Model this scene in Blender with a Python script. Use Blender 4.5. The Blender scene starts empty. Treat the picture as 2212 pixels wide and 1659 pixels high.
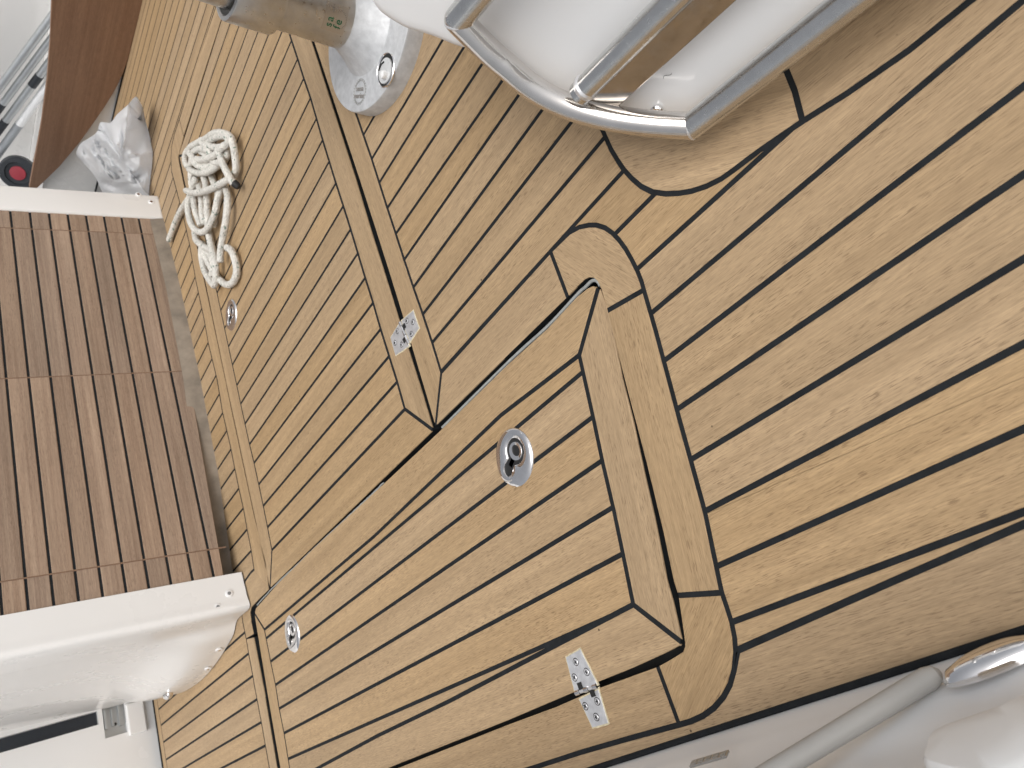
import bpy, bmesh, math, random
from mathutils import Vector, Matrix, noise
S = bpy.context.scene
COL = S.collection
random.seed(7)

# ---------------------------------------------------------------- camera
cam_d = bpy.data.cameras.new('camera'); cam = bpy.data.objects.new('camera', cam_d); COL.objects.link(cam)
cam_d.sensor_width = 36.0; cam_d.lens = 25.0; cam_d.clip_start = .02; cam_d.clip_end = 200
R3 = Matrix(((-0.3409519, 0.8616098, -0.3760058), (-0.5526551, -0.5072641, -0.6612530), (-0.7604763, -0.0176540, 0.6491257)))
mw = R3.to_4x4(); mw.translation = Vector((0, 0, 0.58797)); cam.matrix_world = mw
cam_d.dof.use_dof = True; cam_d.dof.focus_distance = .85; cam_d.dof.aperture_fstop = 12
S.camera = cam
# ---------------------------------------------------------------- world and sun (bright overcast day)
world = bpy.data.worlds.new('World'); S.world = world; world.use_nodes = True
wn = world.node_tree; wn.nodes.clear()
sky = wn.nodes.new('ShaderNodeTexSky'); sky.sky_type = 'NISHITA'; sky.sun_disc = False
SUN_EL, SUN_AZ = math.radians(62), math.radians(205)
sky.sun_elevation = SUN_EL; sky.sun_rotation = SUN_AZ; sky.air_density = 1.0; sky.dust_density = 6.0; sky.ozone_density = 1.0
hs = wn.nodes.new('ShaderNodeHueSaturation'); hs.inputs['Saturation'].default_value = .20
bg = wn.nodes.new('ShaderNodeBackground'); bg.inputs['Strength'].default_value = .15
wo = wn.nodes.new('ShaderNodeOutputWorld')
wn.links.new(sky.outputs[0], hs.inputs['Color']); wn.links.new(hs.outputs[0], bg.inputs['Color']); wn.links.new(bg.outputs[0], wo.inputs['Surface'])
sun_d = bpy.data.lights.new('sun', 'SUN'); sun_d.energy = .9; sun_d.angle = math.radians(48); sun_d.color = (1, .985, .965)
sun = bpy.data.objects.new('sun', sun_d); COL.objects.link(sun)
# direction towards the sun, same angles as the sky
sd = Vector((math.sin(SUN_AZ) * math.cos(SUN_EL), math.cos(SUN_AZ) * math.cos(SUN_EL), math.sin(SUN_EL)))
sun.rotation_euler = sd.to_track_quat('Z', 'Y').to_euler(); sun.location = sd * 20
S.view_settings.view_transform = 'Standard'; S.view_settings.look = 'None'
S.view_settings.exposure = -0.12; S.view_settings.gamma = 1; S.view_settings.use_curve_mapping = False
try: S.cycles.max_bounces = 8; S.cycles.diffuse_bounces = 4
except Exception: pass

PLANKS = [["deck","plank",[[-149,4406],[-270,4445],[-330,4476],[-228,2842],[-170,1850],[-149,1491]],1.571],
["deck","plank",[[359,4293],[244,4329],[147,4356],[15,4375],[-92,4393],[-94,535],[-25,-646],[27,-3472],[327,-3472]],1.571],
["deck","plank",[[865,4135],[868,4135],[415,4275],[383,-3472],[833,-3472]],1.571],
["deck","plank",[[1366,4023],[1344,4028],[921,4123],[889,-3472],[992,-3472],[1343,-3241]],1.571],
["deck","plank",[[1870,3911],[1809,3925],[1422,4011],[1399,-3204],[1840,-2915]],1.571],
["deck","plank",[[2371,3795],[2209,3832],[1926,3898],[1896,-2878],[2378,-2561]],1.571],
["deck","plank",[[2878,3682],[2712,3716],[2427,3782],[2434,-2525],[2785,-2294],[2882,-1646]],1.571],
["deck","plank",[[3380,3589],[3253,3603],[3163,3623],[2934,3670],[2937,-1271],[3151,166],[3181,626],[3262,1121],[3351,1516],[3368,1608]],1.571],
["deck","plank",[[3892,3634],[3835,3618],[3689,3595],[3536,3588],[3436,3588],[3426,1930],[3423,1912],[3445,2060],[3461,2212],[3486,2367],[3539,2529],[3615,2683],[3698,2805],[3806,2936],[3895,3016]],1.571],
["deck","plank",[[4358,4024],[4276,3888],[4200,3798],[4087,3711],[3965,3655],[3948,3650],[3950,3066],[4101,3146],[4261,3197],[4389,3224],[4377,4081]],1.571],
["deck","plank",[[4426,4554],[4445,3236],[4580,3245],[4738,3252],[4889,3242],[4810,7200],[4388,7229]],1.571],
["deck","plank",[[4945,3238],[5012,3232],[5271,3214],[5420,3184],[5301,7183],[4866,7198]],1.571],
["deck","plank",[[5477,3173],[5603,3148],[5924,3052],[5795,7179],[5357,7182]],1.571],
["deck","plank",[[5980,3035],[6027,3021],[6228,1],[6228,-2472],[6533,-2472],[6308,7166],[5851,7178]],1.571],
["deck","plank",[[6589,-2472],[6743,-2472],[6801,7145],[6364,7163]],1.571],
["deck","plank",[[6799,-2472],[7253,-2472],[7310,7127],[6856,7143]],1.571],
["deck","plank",[[7309,-2472],[7765,-2472],[7823,7104],[7366,7125]],1.571],
["deck","plank",[[7821,-2472],[8257,-2472],[8314,7081],[7879,7101]],1.571],
["deck","plank",[[8313,-2472],[8787,-2472],[8844,7072],[8370,7078]],1.571],
["deck","plank",[[8843,-2472],[9308,-2472],[9365,7063],[8900,7071]],1.571],
["deck","plank",[[9364,-2472],[9816,-2472],[9873,7046],[9421,7061]],1.571],
["deck","plank",[[9872,-2472],[10324,-2472],[10381,7029],[9929,7044]],1.571],
["deck","plank",[[10380,-2472],[10832,-2472],[10888,7012],[10437,7027]],1.571],
["deck","plank",[[10888,-2472],[11340,-2472],[11396,6995],[10944,7010]],1.571],
["deck","plank",[[11396,-2472],[11848,-2472],[11904,6978],[11452,6993]],1.571],
["deck","plank",[[11904,-2472],[12356,-2472],[12412,6961],[11960,6976]],1.571],
["deck","plank",[[12412,-2472],[12864,-2472],[12920,6944],[12468,6959]],1.571],
["deck","plank",[[12920,-2472],[13372,-2472],[13428,6927],[12976,6942]],1.571],
["deck","plank",[[13428,-2472],[13880,-2472],[13936,6910],[13484,6925]],1.571],
["deck","plank",[[13936,-2472],[14388,-2472],[14444,6893],[13992,6908]],1.571],
["deck","plank",[[14444,-2472],[14896,-2472],[14952,6876],[14500,6891]],1.571],
["deck","plank",[[14952,-2472],[15404,-2472],[15460,6859],[15008,6874]],1.571],
["deck","plank",[[15460,-2472],[15912,-2472],[15967,6842],[15516,6857]],1.571],
["deck","plank",[[15968,-2472],[16420,-2472],[16475,6825],[16023,6840]],1.571],
["deck","plank",[[16476,-2472],[16928,-2472],[16972,4940],[16972,6808],[16531,6823]],1.571],
["deck","border_plank",[[4358,7287],[4831,7255],[5314,7238],[5806,7235],[6317,7221],[6830,7200],[7340,7182],[7852,7158],[8348,7135],[8873,7127],[9384,7119],[16972,6864],[16972,7344],[11772,7521],[8376,7583],[7288,7611],[6370,7644],[5596,7679],[4494,7747],[3806,7790]],-0.033],
["deck","border_plank",[[3762,7755],[3767,4630],[4369,4584],[4318,7247]],-1.552],
["deck","border_plank",[[3768,4574],[3774,4423],[3773,4287],[3757,4213],[3706,4152],[3635,4125],[3533,4124],[3414,4143],[3301,4170],[3202,3671],[3262,3658],[3392,3644],[3535,3644],[3683,3651],[3823,3673],[3946,3707],[4058,3759],[4161,3839],[4230,3921],[4307,4047],[4354,4195],[4363,4375],[4369,4528]],-2.648],
["deck","border_plank",[[3246,4183],[2511,4355],[1953,4478],[1616,4553],[944,4717],[422,4866],[314,4881],[187,4403],[260,4382],[882,4189],[1356,4083],[1822,3980],[2221,3886],[2724,3771],[3147,3683]],2.903],
["deck","border_plank",[[260,4895],[73,4966],[-94,5032],[-176,5069],[-219,5125],[-246,5308],[-267,5499],[-812,5530],[-810,5400],[-792,5225],[-751,5058],[-684,4897],[-602,4767],[-497,4655],[-366,4556],[-248,4497],[-114,4453],[24,4430],[132,4415]],-0.94],
["deck","border_plank",[[-270,5555],[-274,6474],[-311,7307],[-323,8385],[-395,11612],[-504,16948],[-1041,17406],[-851,8092],[-823,7162],[-814,6301],[-812,5586]],1.571],
["deck","border_plank",[[3175,17191],[2849,17230],[2353,17239],[2190,17265],[1351,17293],[418,17360],[-989,17435],[-458,16982],[355,16927],[1794,16781],[3092,16741]],3.085],
["deck","border_plank",[[4356,15832],[4367,16065],[4329,16540],[4187,16888],[3945,17102],[3606,17196],[3202,17190],[3162,16685],[3452,16683],[3635,16635],[3719,16490],[3732,15769],[3732,15258]],1.745],
["deck","border_plank",[[3752,15277],[4292,15114],[5384,15206],[7891,15178],[8875,15134],[15850,15025],[16036,14970],[16131,14312],[16765,14344],[16775,14873],[16686,15288],[16455,15516],[16140,15660],[15395,15591],[14292,15504],[13310,15502],[12208,15607],[11035,15604],[10327,15668],[9167,15601],[8361,15707],[7845,15685],[7326,15672],[6838,15696],[6308,15707],[5824,15694],[5341,15733],[4848,15757],[4359,15835]],0.0],
["deck","border_plank",[[16135,14285],[16228,10368],[16299,7395],[16633,7384],[16755,10730],[16820,12519],[16764,14316]],1.571],
["lidL","border_plank",[[3777,7882],[4551,7844],[5690,7815],[6476,7783],[7407,7753],[8480,7694],[11887,7615],[16269,7471],[16255,8071],[12524,8167],[11999,8165],[11470,8175],[10935,8167],[10432,8190],[9918,8218],[9404,8230],[8909,8245],[8387,8247],[7870,8255],[7352,8273],[6850,8292],[6354,8299],[5849,8327],[5330,8337],[4863,8344],[4384,8374]],0.0],
["lidL","border_plank",[[4408,14669],[4896,14627],[5381,14598],[5883,14581],[6394,14573],[6897,14589],[7933,14571],[8514,14552],[15487,14366],[15924,14894],[8858,15106],[3786,15187]],0.0],
["lidL","border_plank",[[3735,7920],[4347,8416],[4368,14629],[3742,15151]],1.571],
["lidL","plank",[[4403,8429],[4820,8403],[4866,14573],[4424,14612]],1.571],
["lidL","plank",[[4876,8400],[5289,8393],[5351,14543],[4922,14569]],1.571],
["lidL","plank",[[5345,8392],[5803,8384],[5854,14526],[5407,14541]],1.571],
["lidL","plank",[[5859,8383],[6306,8358],[6371,14517],[5910,14524]],1.571],
["lidL","plank",[[6362,8355],[6809,8348],[6846,14531],[6427,14518]],1.571],
["lidL","plank",[[6865,8347],[7312,8331],[7365,14525],[6902,14533]],1.571],
["lidL","plank",[[7368,8329],[7820,8313],[7880,14516],[7421,14524]],1.571],
["lidL","plank",[[7876,8311],[8336,8304],[8365,14500],[7936,14515]],1.571],
["lidL","plank",[[8392,8303],[8861,8301],[8917,14485],[8512,14496],[8421,14499]],1.571],
["lidL","plank",[[8917,8301],[9368,8287],[9423,14471],[8973,14483]],1.571],
["lidL","plank",[[9424,8286],[9882,8275],[9938,14458],[9479,14470]],1.571],
["lidL","plank",[[9938,8273],[10397,8248],[10452,14444],[9994,14456]],1.571],
["lidL","plank",[[10453,8245],[10907,8224],[10963,14430],[10508,14443]],1.571],
["lidL","plank",[[10963,8223],[11442,8231],[11498,14416],[11019,14429]],1.571],
["lidL","plank",[[11498,8231],[11971,8221],[12027,14402],[11554,14415]],1.571],
["lidL","plank",[[12027,8221],[12496,8223],[12552,14388],[12083,14401]],1.571],
["lidL","plank",[[12552,8222],[13013,8210],[13038,14375],[12608,14387]],1.571],
["lidL","plank",[[13069,8209],[13530,8197],[13555,14362],[13094,14374]],1.571],
["lidL","plank",[[13586,8196],[14047,8184],[14071,14348],[13610,14360]],1.571],
["lidL","plank",[[14103,8182],[14564,8171],[14588,14334],[14127,14346]],1.571],
["lidL","plank",[[14620,8169],[15081,8157],[15105,14320],[14644,14333]],1.571],
["lidL","plank",[[15137,8156],[15598,8144],[15623,14468],[15474,14311],[15161,14319]],1.571],
["lidL","plank",[[15654,8143],[16253,8127],[16003,14871],[15679,14528]],1.571],
["lidH","border_plank",[[3544,16351],[3091,15983],[3069,10364],[3202,6395],[3115,4807],[3592,4177],[3636,4216],[3662,4299],[3676,4483],[3642,5080],[3663,5925],[3645,7744],[3656,9600],[3698,12711],[3681,14755],[3613,16233]],1.571],
["lidH","border_plank",[[3545,4146],[3070,4773],[2324,4965],[1880,5086],[1361,5212],[873,5346],[392,5482],[-106,5079],[-83,5074],[255,4986],[451,4951],[1058,4765],[1531,4642],[2063,4492],[2528,4384],[3108,4207],[3396,4152]],2.883],
["lidH","border_plank",[[-153,5113],[358,5526],[259,8008],[198,9567],[141,12082],[-38,16233],[-477,16777],[-340,11622],[-273,8355],[-210,6457],[-199,5909],[-177,5437],[-164,5232],[-153,5111]],1.571],
["lidH","border_plank",[[-438,16819],[4,16271],[259,16250],[925,16152],[1417,16137],[1893,16061],[2382,16060],[3053,16025],[3497,16385],[3453,16399],[1832,16592],[328,16736]],3.061],
["lidH","plank",[[398,16173],[252,16194],[19,16213],[197,12084],[254,9569],[315,8010],[349,7150]],1.571],
["lidH","plank",[[895,16100],[454,16165],[399,5906],[413,5535],[875,5403]],1.571],
["lidH","plank",[[1386,16082],[951,16095],[931,5388],[1363,5268]],1.571],
["lidH","plank",[[1862,16009],[1442,16076],[1419,5255],[1872,5146]],1.571],
["lidH","plank",[[2353,16004],[1918,16005],[1928,5131],[2338,5019],[2353,5015]],1.571],
["lidH","plank",[[2409,5001],[2865,4884],[2846,15980],[2409,16002]],1.571],
["lidH","plank",[[2921,4869],[3060,4834],[3146,6396],[3013,10363],[3035,15970],[2902,15977]],1.571],
["deck","border_plank",[[-79,-679],[-226,1847],[-284,2838],[-396,4487],[-535,4614],[-647,4733],[-734,4872],[-805,5040],[-847,5215],[-866,5396],[-868,5559],[-870,6300],[-879,7161],[-907,8090],[-1098,17471],[-687,18972],[-1523,18972],[-1038,6941],[-986,6003],[-954,5285],[-921,4449],[-899,3972],[-875,3605],[-852,3254],[-852,3002],[-837,2804],[-821,2577],[-807,2155],[-621,-1340]],1.571],
["deck","plank",[[3400,1475],[3317,1110],[3237,619],[3207,160],[2845,-2276],[4472,-1977],[4480,1303],[4056,1335],[3854,1363],[3651,1399]],1.471],
["deck","border_plank",[[5008,3177],[4889,3186],[4738,3196],[4584,3189],[4428,3175],[4275,3143],[4123,3094],[3975,3013],[3847,2897],[3743,2772],[3664,2655],[3591,2507],[3540,2354],[3517,2205],[3500,2053],[3478,1903],[3411,1530],[3664,1454],[3863,1418],[4062,1391],[4495,1358],[5125,2209],[5555,3101],[5264,3158]],-2.117],
["deck","plank",[[-1098,26092],[-1200,26092],[-1200,19028],[-1126,19028]],1.571],
["deck","plank",[[-603,26092],[-1042,26092],[-1070,19028],[-1034,17493],[-637,17472]],1.571],
["deck","plank",[[-108,26092],[-547,26092],[-581,17469],[-142,17446]],1.571],
["deck","plank",[[387,26092],[-52,26092],[-86,17443],[353,17419]],1.571],
["deck","plank",[[882,26092],[443,26092],[409,17416],[422,17416],[848,17385]],1.571],
["deck","plank",[[1372,26092],[938,26092],[904,17381],[1337,17350]],1.571],
["deck","plank",[[1862,26092],[1428,26092],[1393,17348],[1827,17333]],1.571],
["deck","plank",[[2372,26092],[1918,26092],[1883,17332],[2196,17321],[2337,17298]],1.571],
["deck","plank",[[2872,26092],[2428,26092],[2393,17294],[2837,17287]],1.571],
["deck","plank",[[3352,26092],[2928,26092],[2893,17281],[3194,17246],[3317,17248]],1.571],
["deck","plank",[[3812,26092],[3408,26092],[3373,17248],[3613,17252],[3777,17207]],1.571],
["deck","plank",[[4281,17500],[4000,17500],[4045,23763],[3973,26092],[3868,26092],[3833,17191],[3972,17153],[4234,16921],[4278,16812]],1.571],
["deck","plank",[[4784,17500],[4337,17500],[4334,16676],[4384,16553],[4424,16066],[4415,15883],[4777,15825]],1.571],
["deck","plank",[[5287,17500],[4840,17500],[4833,15816],[4853,15813],[5280,15792]],1.571],
["deck","plank",[[5790,17500],[5343,17500],[5336,15789],[5345,15789],[5783,15753]],1.571],
["deck","plank",[[6293,17500],[5846,17500],[5839,15749],[6286,15764]],1.571],
["deck","plank",[[6796,17500],[6349,17500],[6342,15762],[6789,15753]],1.571],
["deck","plank",[[7299,17500],[6852,17500],[6845,15752],[7292,15730]],1.571],
["deck","plank",[[7802,17500],[7355,17500],[7348,15727],[7795,15740]],1.571],
["deck","plank",[[8305,17500],[7858,17500],[7851,15741],[8298,15760]],1.571],
["deck","plank",[[8808,17500],[8361,17500],[8354,15763],[8363,15763],[8801,15714]],1.571],
["deck","plank",[[9313,17500],[8864,17500],[8857,15707],[9241,15664],[9306,15667]],1.571],
["deck","plank",[[9818,17500],[9369,17500],[9362,15670],[9811,15695]],1.571],
["deck","plank",[[10323,17500],[9874,17500],[9867,15699],[10316,15725]],1.571],
["deck","plank",[[10828,17500],[10379,17500],[10372,15720],[10821,15679]],1.571],
["deck","plank",[[11333,17500],[10884,17500],[10877,15674],[11037,15660],[11326,15661]],1.571],
["deck","plank",[[11838,17500],[11389,17500],[11382,15661],[11831,15662]],1.571],
["deck","plank",[[12343,17500],[11894,17500],[11887,15662],[12211,15663],[12336,15651]],1.571],
["deck","plank",[[12848,17500],[12399,17500],[12392,15646],[12840,15603]],1.571],
["deck","plank",[[13353,17500],[12904,17500],[12896,15598],[13313,15558],[13345,15558]],1.571],
["deck","plank",[[13858,17500],[13409,17500],[13401,15558],[13850,15559]],1.571],
["deck","plank",[[14363,17500],[13914,17500],[13906,15559],[14290,15560],[14355,15566]],1.571],
["deck","plank",[[14868,17500],[14419,17500],[14411,15570],[14860,15605]],1.571],
["deck","plank",[[15373,17500],[14924,17500],[14916,15610],[15366,15645]],1.571],
["deck","plank",[[15878,17500],[15429,17500],[15422,15650],[15871,15691]],1.571],
["deck","plank",[[16383,17500],[15934,17500],[15927,15696],[16150,15717],[16375,15614]],1.571],
["deck","plank",[[16888,17500],[16439,17500],[16431,15589],[16488,15563],[16737,15316],[16831,14878],[16820,14318],[16811,10728],[16689,7382],[16848,7377]],1.571],
["deck","plank",[[17028,7370],[17028,-2472],[17313,-2472],[17411,22000],[17000,22000],[17000,17500],[16944,17500],[16903,7375]],1.571],
["deck","plank",[[17369,-2472],[17818,-2472],[17916,22000],[17467,22000]],1.571],
["deck","plank",[[17874,-2472],[18323,-2472],[18421,22000],[17972,22000]],1.571],
["deck","plank",[[18379,-2472],[18828,-2472],[18926,22000],[18477,22000]],1.571],
["deck","plank",[[18884,-2472],[19333,-2472],[19431,22000],[18982,22000]],1.571],
["deck","plank",[[19389,-2472],[19838,-2472],[19936,22000],[19487,22000]],1.571],
["deck","plank",[[19894,-2472],[20343,-2472],[20441,22000],[19992,22000]],1.571],
["deck","plank",[[20399,-2472],[20848,-2472],[20946,22000],[20497,22000]],1.571],
["deck","plank",[[20904,-2472],[21353,-2472],[21451,22000],[21002,22000]],1.571],
["deck","plank",[[21409,-2472],[21858,-2472],[21956,22000],[21507,22000]],1.571],
["deck","plank",[[21914,-2472],[22322,-2472],[22322,14320],[22450,22000],[22012,22000]],1.571],
["deck","border_plank",[[-1200,26148],[4172,26148],[4172,26550],[-1200,26550]],0.0],
["deck","border_plank",[[22620,-2500],[22750,15000],[22850,21972],[22478,21972],[22378,16000],[22378,-2500]],1.571]]
SHEETS = [["deck",[[4346,7259],[4398,4553],[4391,4374],[4382,4190],[4333,4035],[4253,3905],[4180,3818],[4072,3735],[3955,3681],[3829,3645],[3686,3623],[3536,3616],[3391,3616],[3258,3630],[3169,3650],[2718,3743],[2215,3859],[1815,3953],[1350,4056],[875,4162],[252,4355],[153,4384],[19,4402],[-121,4426],[-259,4471],[-381,4533],[-368,4500],[-256,2840],[-198,1848],[-53,-648],[0,-3500],[1000,-3500],[2811,-2310],[3179,163],[3209,623],[3290,1116],[3379,1510],[3450,1908],[3473,2057],[3489,2208],[3513,2361],[3565,2518],[3640,2669],[3721,2789],[3826,2917],[3958,3036],[4112,3120],[4268,3170],[4424,3203],[4582,3217],[4738,3224],[4891,3214],[5010,3204],[5267,3186],[5596,3121],[6000,3000],[6200,0],[6200,-2500],[17000,-2500],[17000,6835],[9383,7091],[8872,7099],[8347,7107],[7851,7130],[7339,7154],[6829,7172],[6316,7193],[5805,7207],[5313,7210],[4830,7227]]],
["deck",[[4346,7259],[4830,7227],[5313,7210],[5805,7207],[6316,7193],[6829,7172],[7339,7154],[7851,7130],[8347,7107],[8872,7099],[9383,7091],[17000,6835],[17000,7343],[11772,7521],[8376,7583],[7288,7611],[6370,7644],[5596,7679],[4494,7747],[3762,7793]]],
["deck",[[3762,7793],[3767,4602],[4398,4553],[4346,7259]]],
["deck",[[3767,4602],[3774,4423],[3773,4287],[3757,4213],[3706,4152],[3635,4125],[3533,4124],[3414,4143],[3273,4176],[3169,3650],[3258,3630],[3391,3616],[3536,3616],[3686,3623],[3829,3645],[3955,3681],[4072,3735],[4180,3818],[4253,3905],[4333,4035],[4382,4190],[4391,4374],[4398,4553]]],
["deck",[[3273,4176],[2511,4355],[1953,4478],[1616,4553],[944,4717],[422,4866],[286,4885],[153,4384],[252,4355],[875,4162],[1350,4056],[1815,3953],[2215,3859],[2718,3743],[3169,3650]]],
["deck",[[286,4885],[73,4966],[-94,5032],[-176,5069],[-219,5125],[-246,5308],[-270,5527],[-840,5559],[-838,5398],[-819,5220],[-778,5049],[-709,4884],[-625,4750],[-515,4634],[-381,4533],[-259,4471],[-121,4426],[19,4402],[153,4384]]],
["deck",[[-270,5527],[-274,6474],[-311,7307],[-323,8385],[-395,11612],[-505,16986],[-1070,17467],[-879,8091],[-851,7162],[-842,6301],[-840,5559]]],
["deck",[[3192,17218],[2851,17258],[2356,17266],[2193,17293],[1352,17321],[420,17388],[-1070,17467],[-505,16986],[355,16927],[1794,16781],[3105,16741]]],
["deck",[[4386,15859],[4395,16065],[4356,16546],[4210,16905],[3958,17128],[3609,17224],[3192,17218],[3150,16685],[3452,16683],[3635,16635],[3719,16490],[3732,15769],[3732,15258]]],
["deck",[[3752,15277],[4292,15114],[5384,15206],[7891,15178],[8875,15134],[15850,15025],[16036,14970],[16135,14285],[16792,14317],[16803,14875],[16711,15302],[16472,15540],[16145,15688],[15393,15619],[14291,15532],[13312,15530],[12210,15635],[11036,15632],[10328,15696],[9168,15629],[8362,15735],[7844,15713],[7327,15700],[6839,15724],[6308,15735],[5824,15722],[5343,15761],[4851,15785],[4386,15859]]],
["deck",[[16135,14285],[16228,10368],[16300,7367],[16660,7355],[16783,10729],[16848,12519],[16792,14317]]],
["lidL",[[3735,7884],[4551,7844],[5690,7815],[6476,7783],[7407,7753],[8480,7694],[11887,7615],[16297,7470],[15959,14893],[8858,15106],[3742,15187]]],
["lidH",[[3584,4165],[3636,4216],[3662,4299],[3676,4483],[3642,5080],[3663,5925],[3645,7744],[3656,9600],[3698,12711],[3681,14755],[3613,16233],[3530,16375],[3453,16399],[1832,16592],[328,16736],[-478,16823],[-340,11622],[-273,8355],[-210,6457],[-199,5909],[-177,5437],[-164,5232],[-153,5111],[-83,5074],[255,4986],[451,4951],[1058,4765],[1531,4642],[2063,4492],[2528,4384],[3108,4207],[3396,4152],[3551,4149]]],
["deck",[[-53,-648],[-198,1848],[-256,2840],[-368,4500],[-515,4634],[-625,4750],[-709,4884],[-778,5049],[-819,5220],[-838,5398],[-840,5559],[-842,6301],[-851,7162],[-879,8091],[-1070,17467],[-650,19000],[-1524,19000],[-1038,6941],[-986,6003],[-954,5285],[-921,4449],[-899,3972],[-875,3605],[-852,3254],[-852,3002],[-837,2804],[-821,2577],[-807,2155],[-621,-1340]]],
["deck",[[3379,1510],[3290,1116],[3209,623],[3179,163],[2811,-2310],[4500,-2000],[4508,1329],[4059,1363],[3859,1390],[3657,1427]]],
["deck",[[5010,3204],[4891,3214],[4738,3224],[4582,3217],[4424,3203],[4268,3170],[4112,3120],[3958,3036],[3826,2917],[3721,2789],[3640,2669],[3565,2518],[3513,2361],[3489,2208],[3473,2057],[3450,1908],[3379,1510],[3657,1427],[3859,1390],[4059,1363],[4508,1329],[5149,2195],[5596,3121],[5267,3186]]],
["deck",[[17000,7343],[17000,-2500],[22350,-2500],[22350,16000],[22450,22000],[17000,22000],[17000,17500],[4000,17500],[4050,24500],[4000,26120],[-1200,26120],[-1200,19000],[-650,19000],[-1070,17467],[420,17388],[1352,17321],[2193,17293],[2356,17266],[2851,17258],[3192,17218],[3609,17224],[3958,17128],[4210,16905],[4356,16546],[4395,16065],[4386,15859],[4851,15785],[5343,15761],[5824,15722],[6308,15735],[6839,15724],[7327,15700],[7844,15713],[8362,15735],[9240,15636],[10328,15696],[11036,15632],[12210,15635],[13312,15530],[14291,15532],[15393,15619],[16145,15688],[16472,15540],[16711,15302],[16803,14875],[16792,14317],[16848,12519],[16783,10729],[16660,7355]]],
["deck",[[-1200,26120],[4200,26120],[4200,26550],[-1200,26550]]],
["deck",[[22620,-2500],[22750,15000],[22850,22000],[22450,22000],[22350,16000],[22350,-2500]]]]
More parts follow.
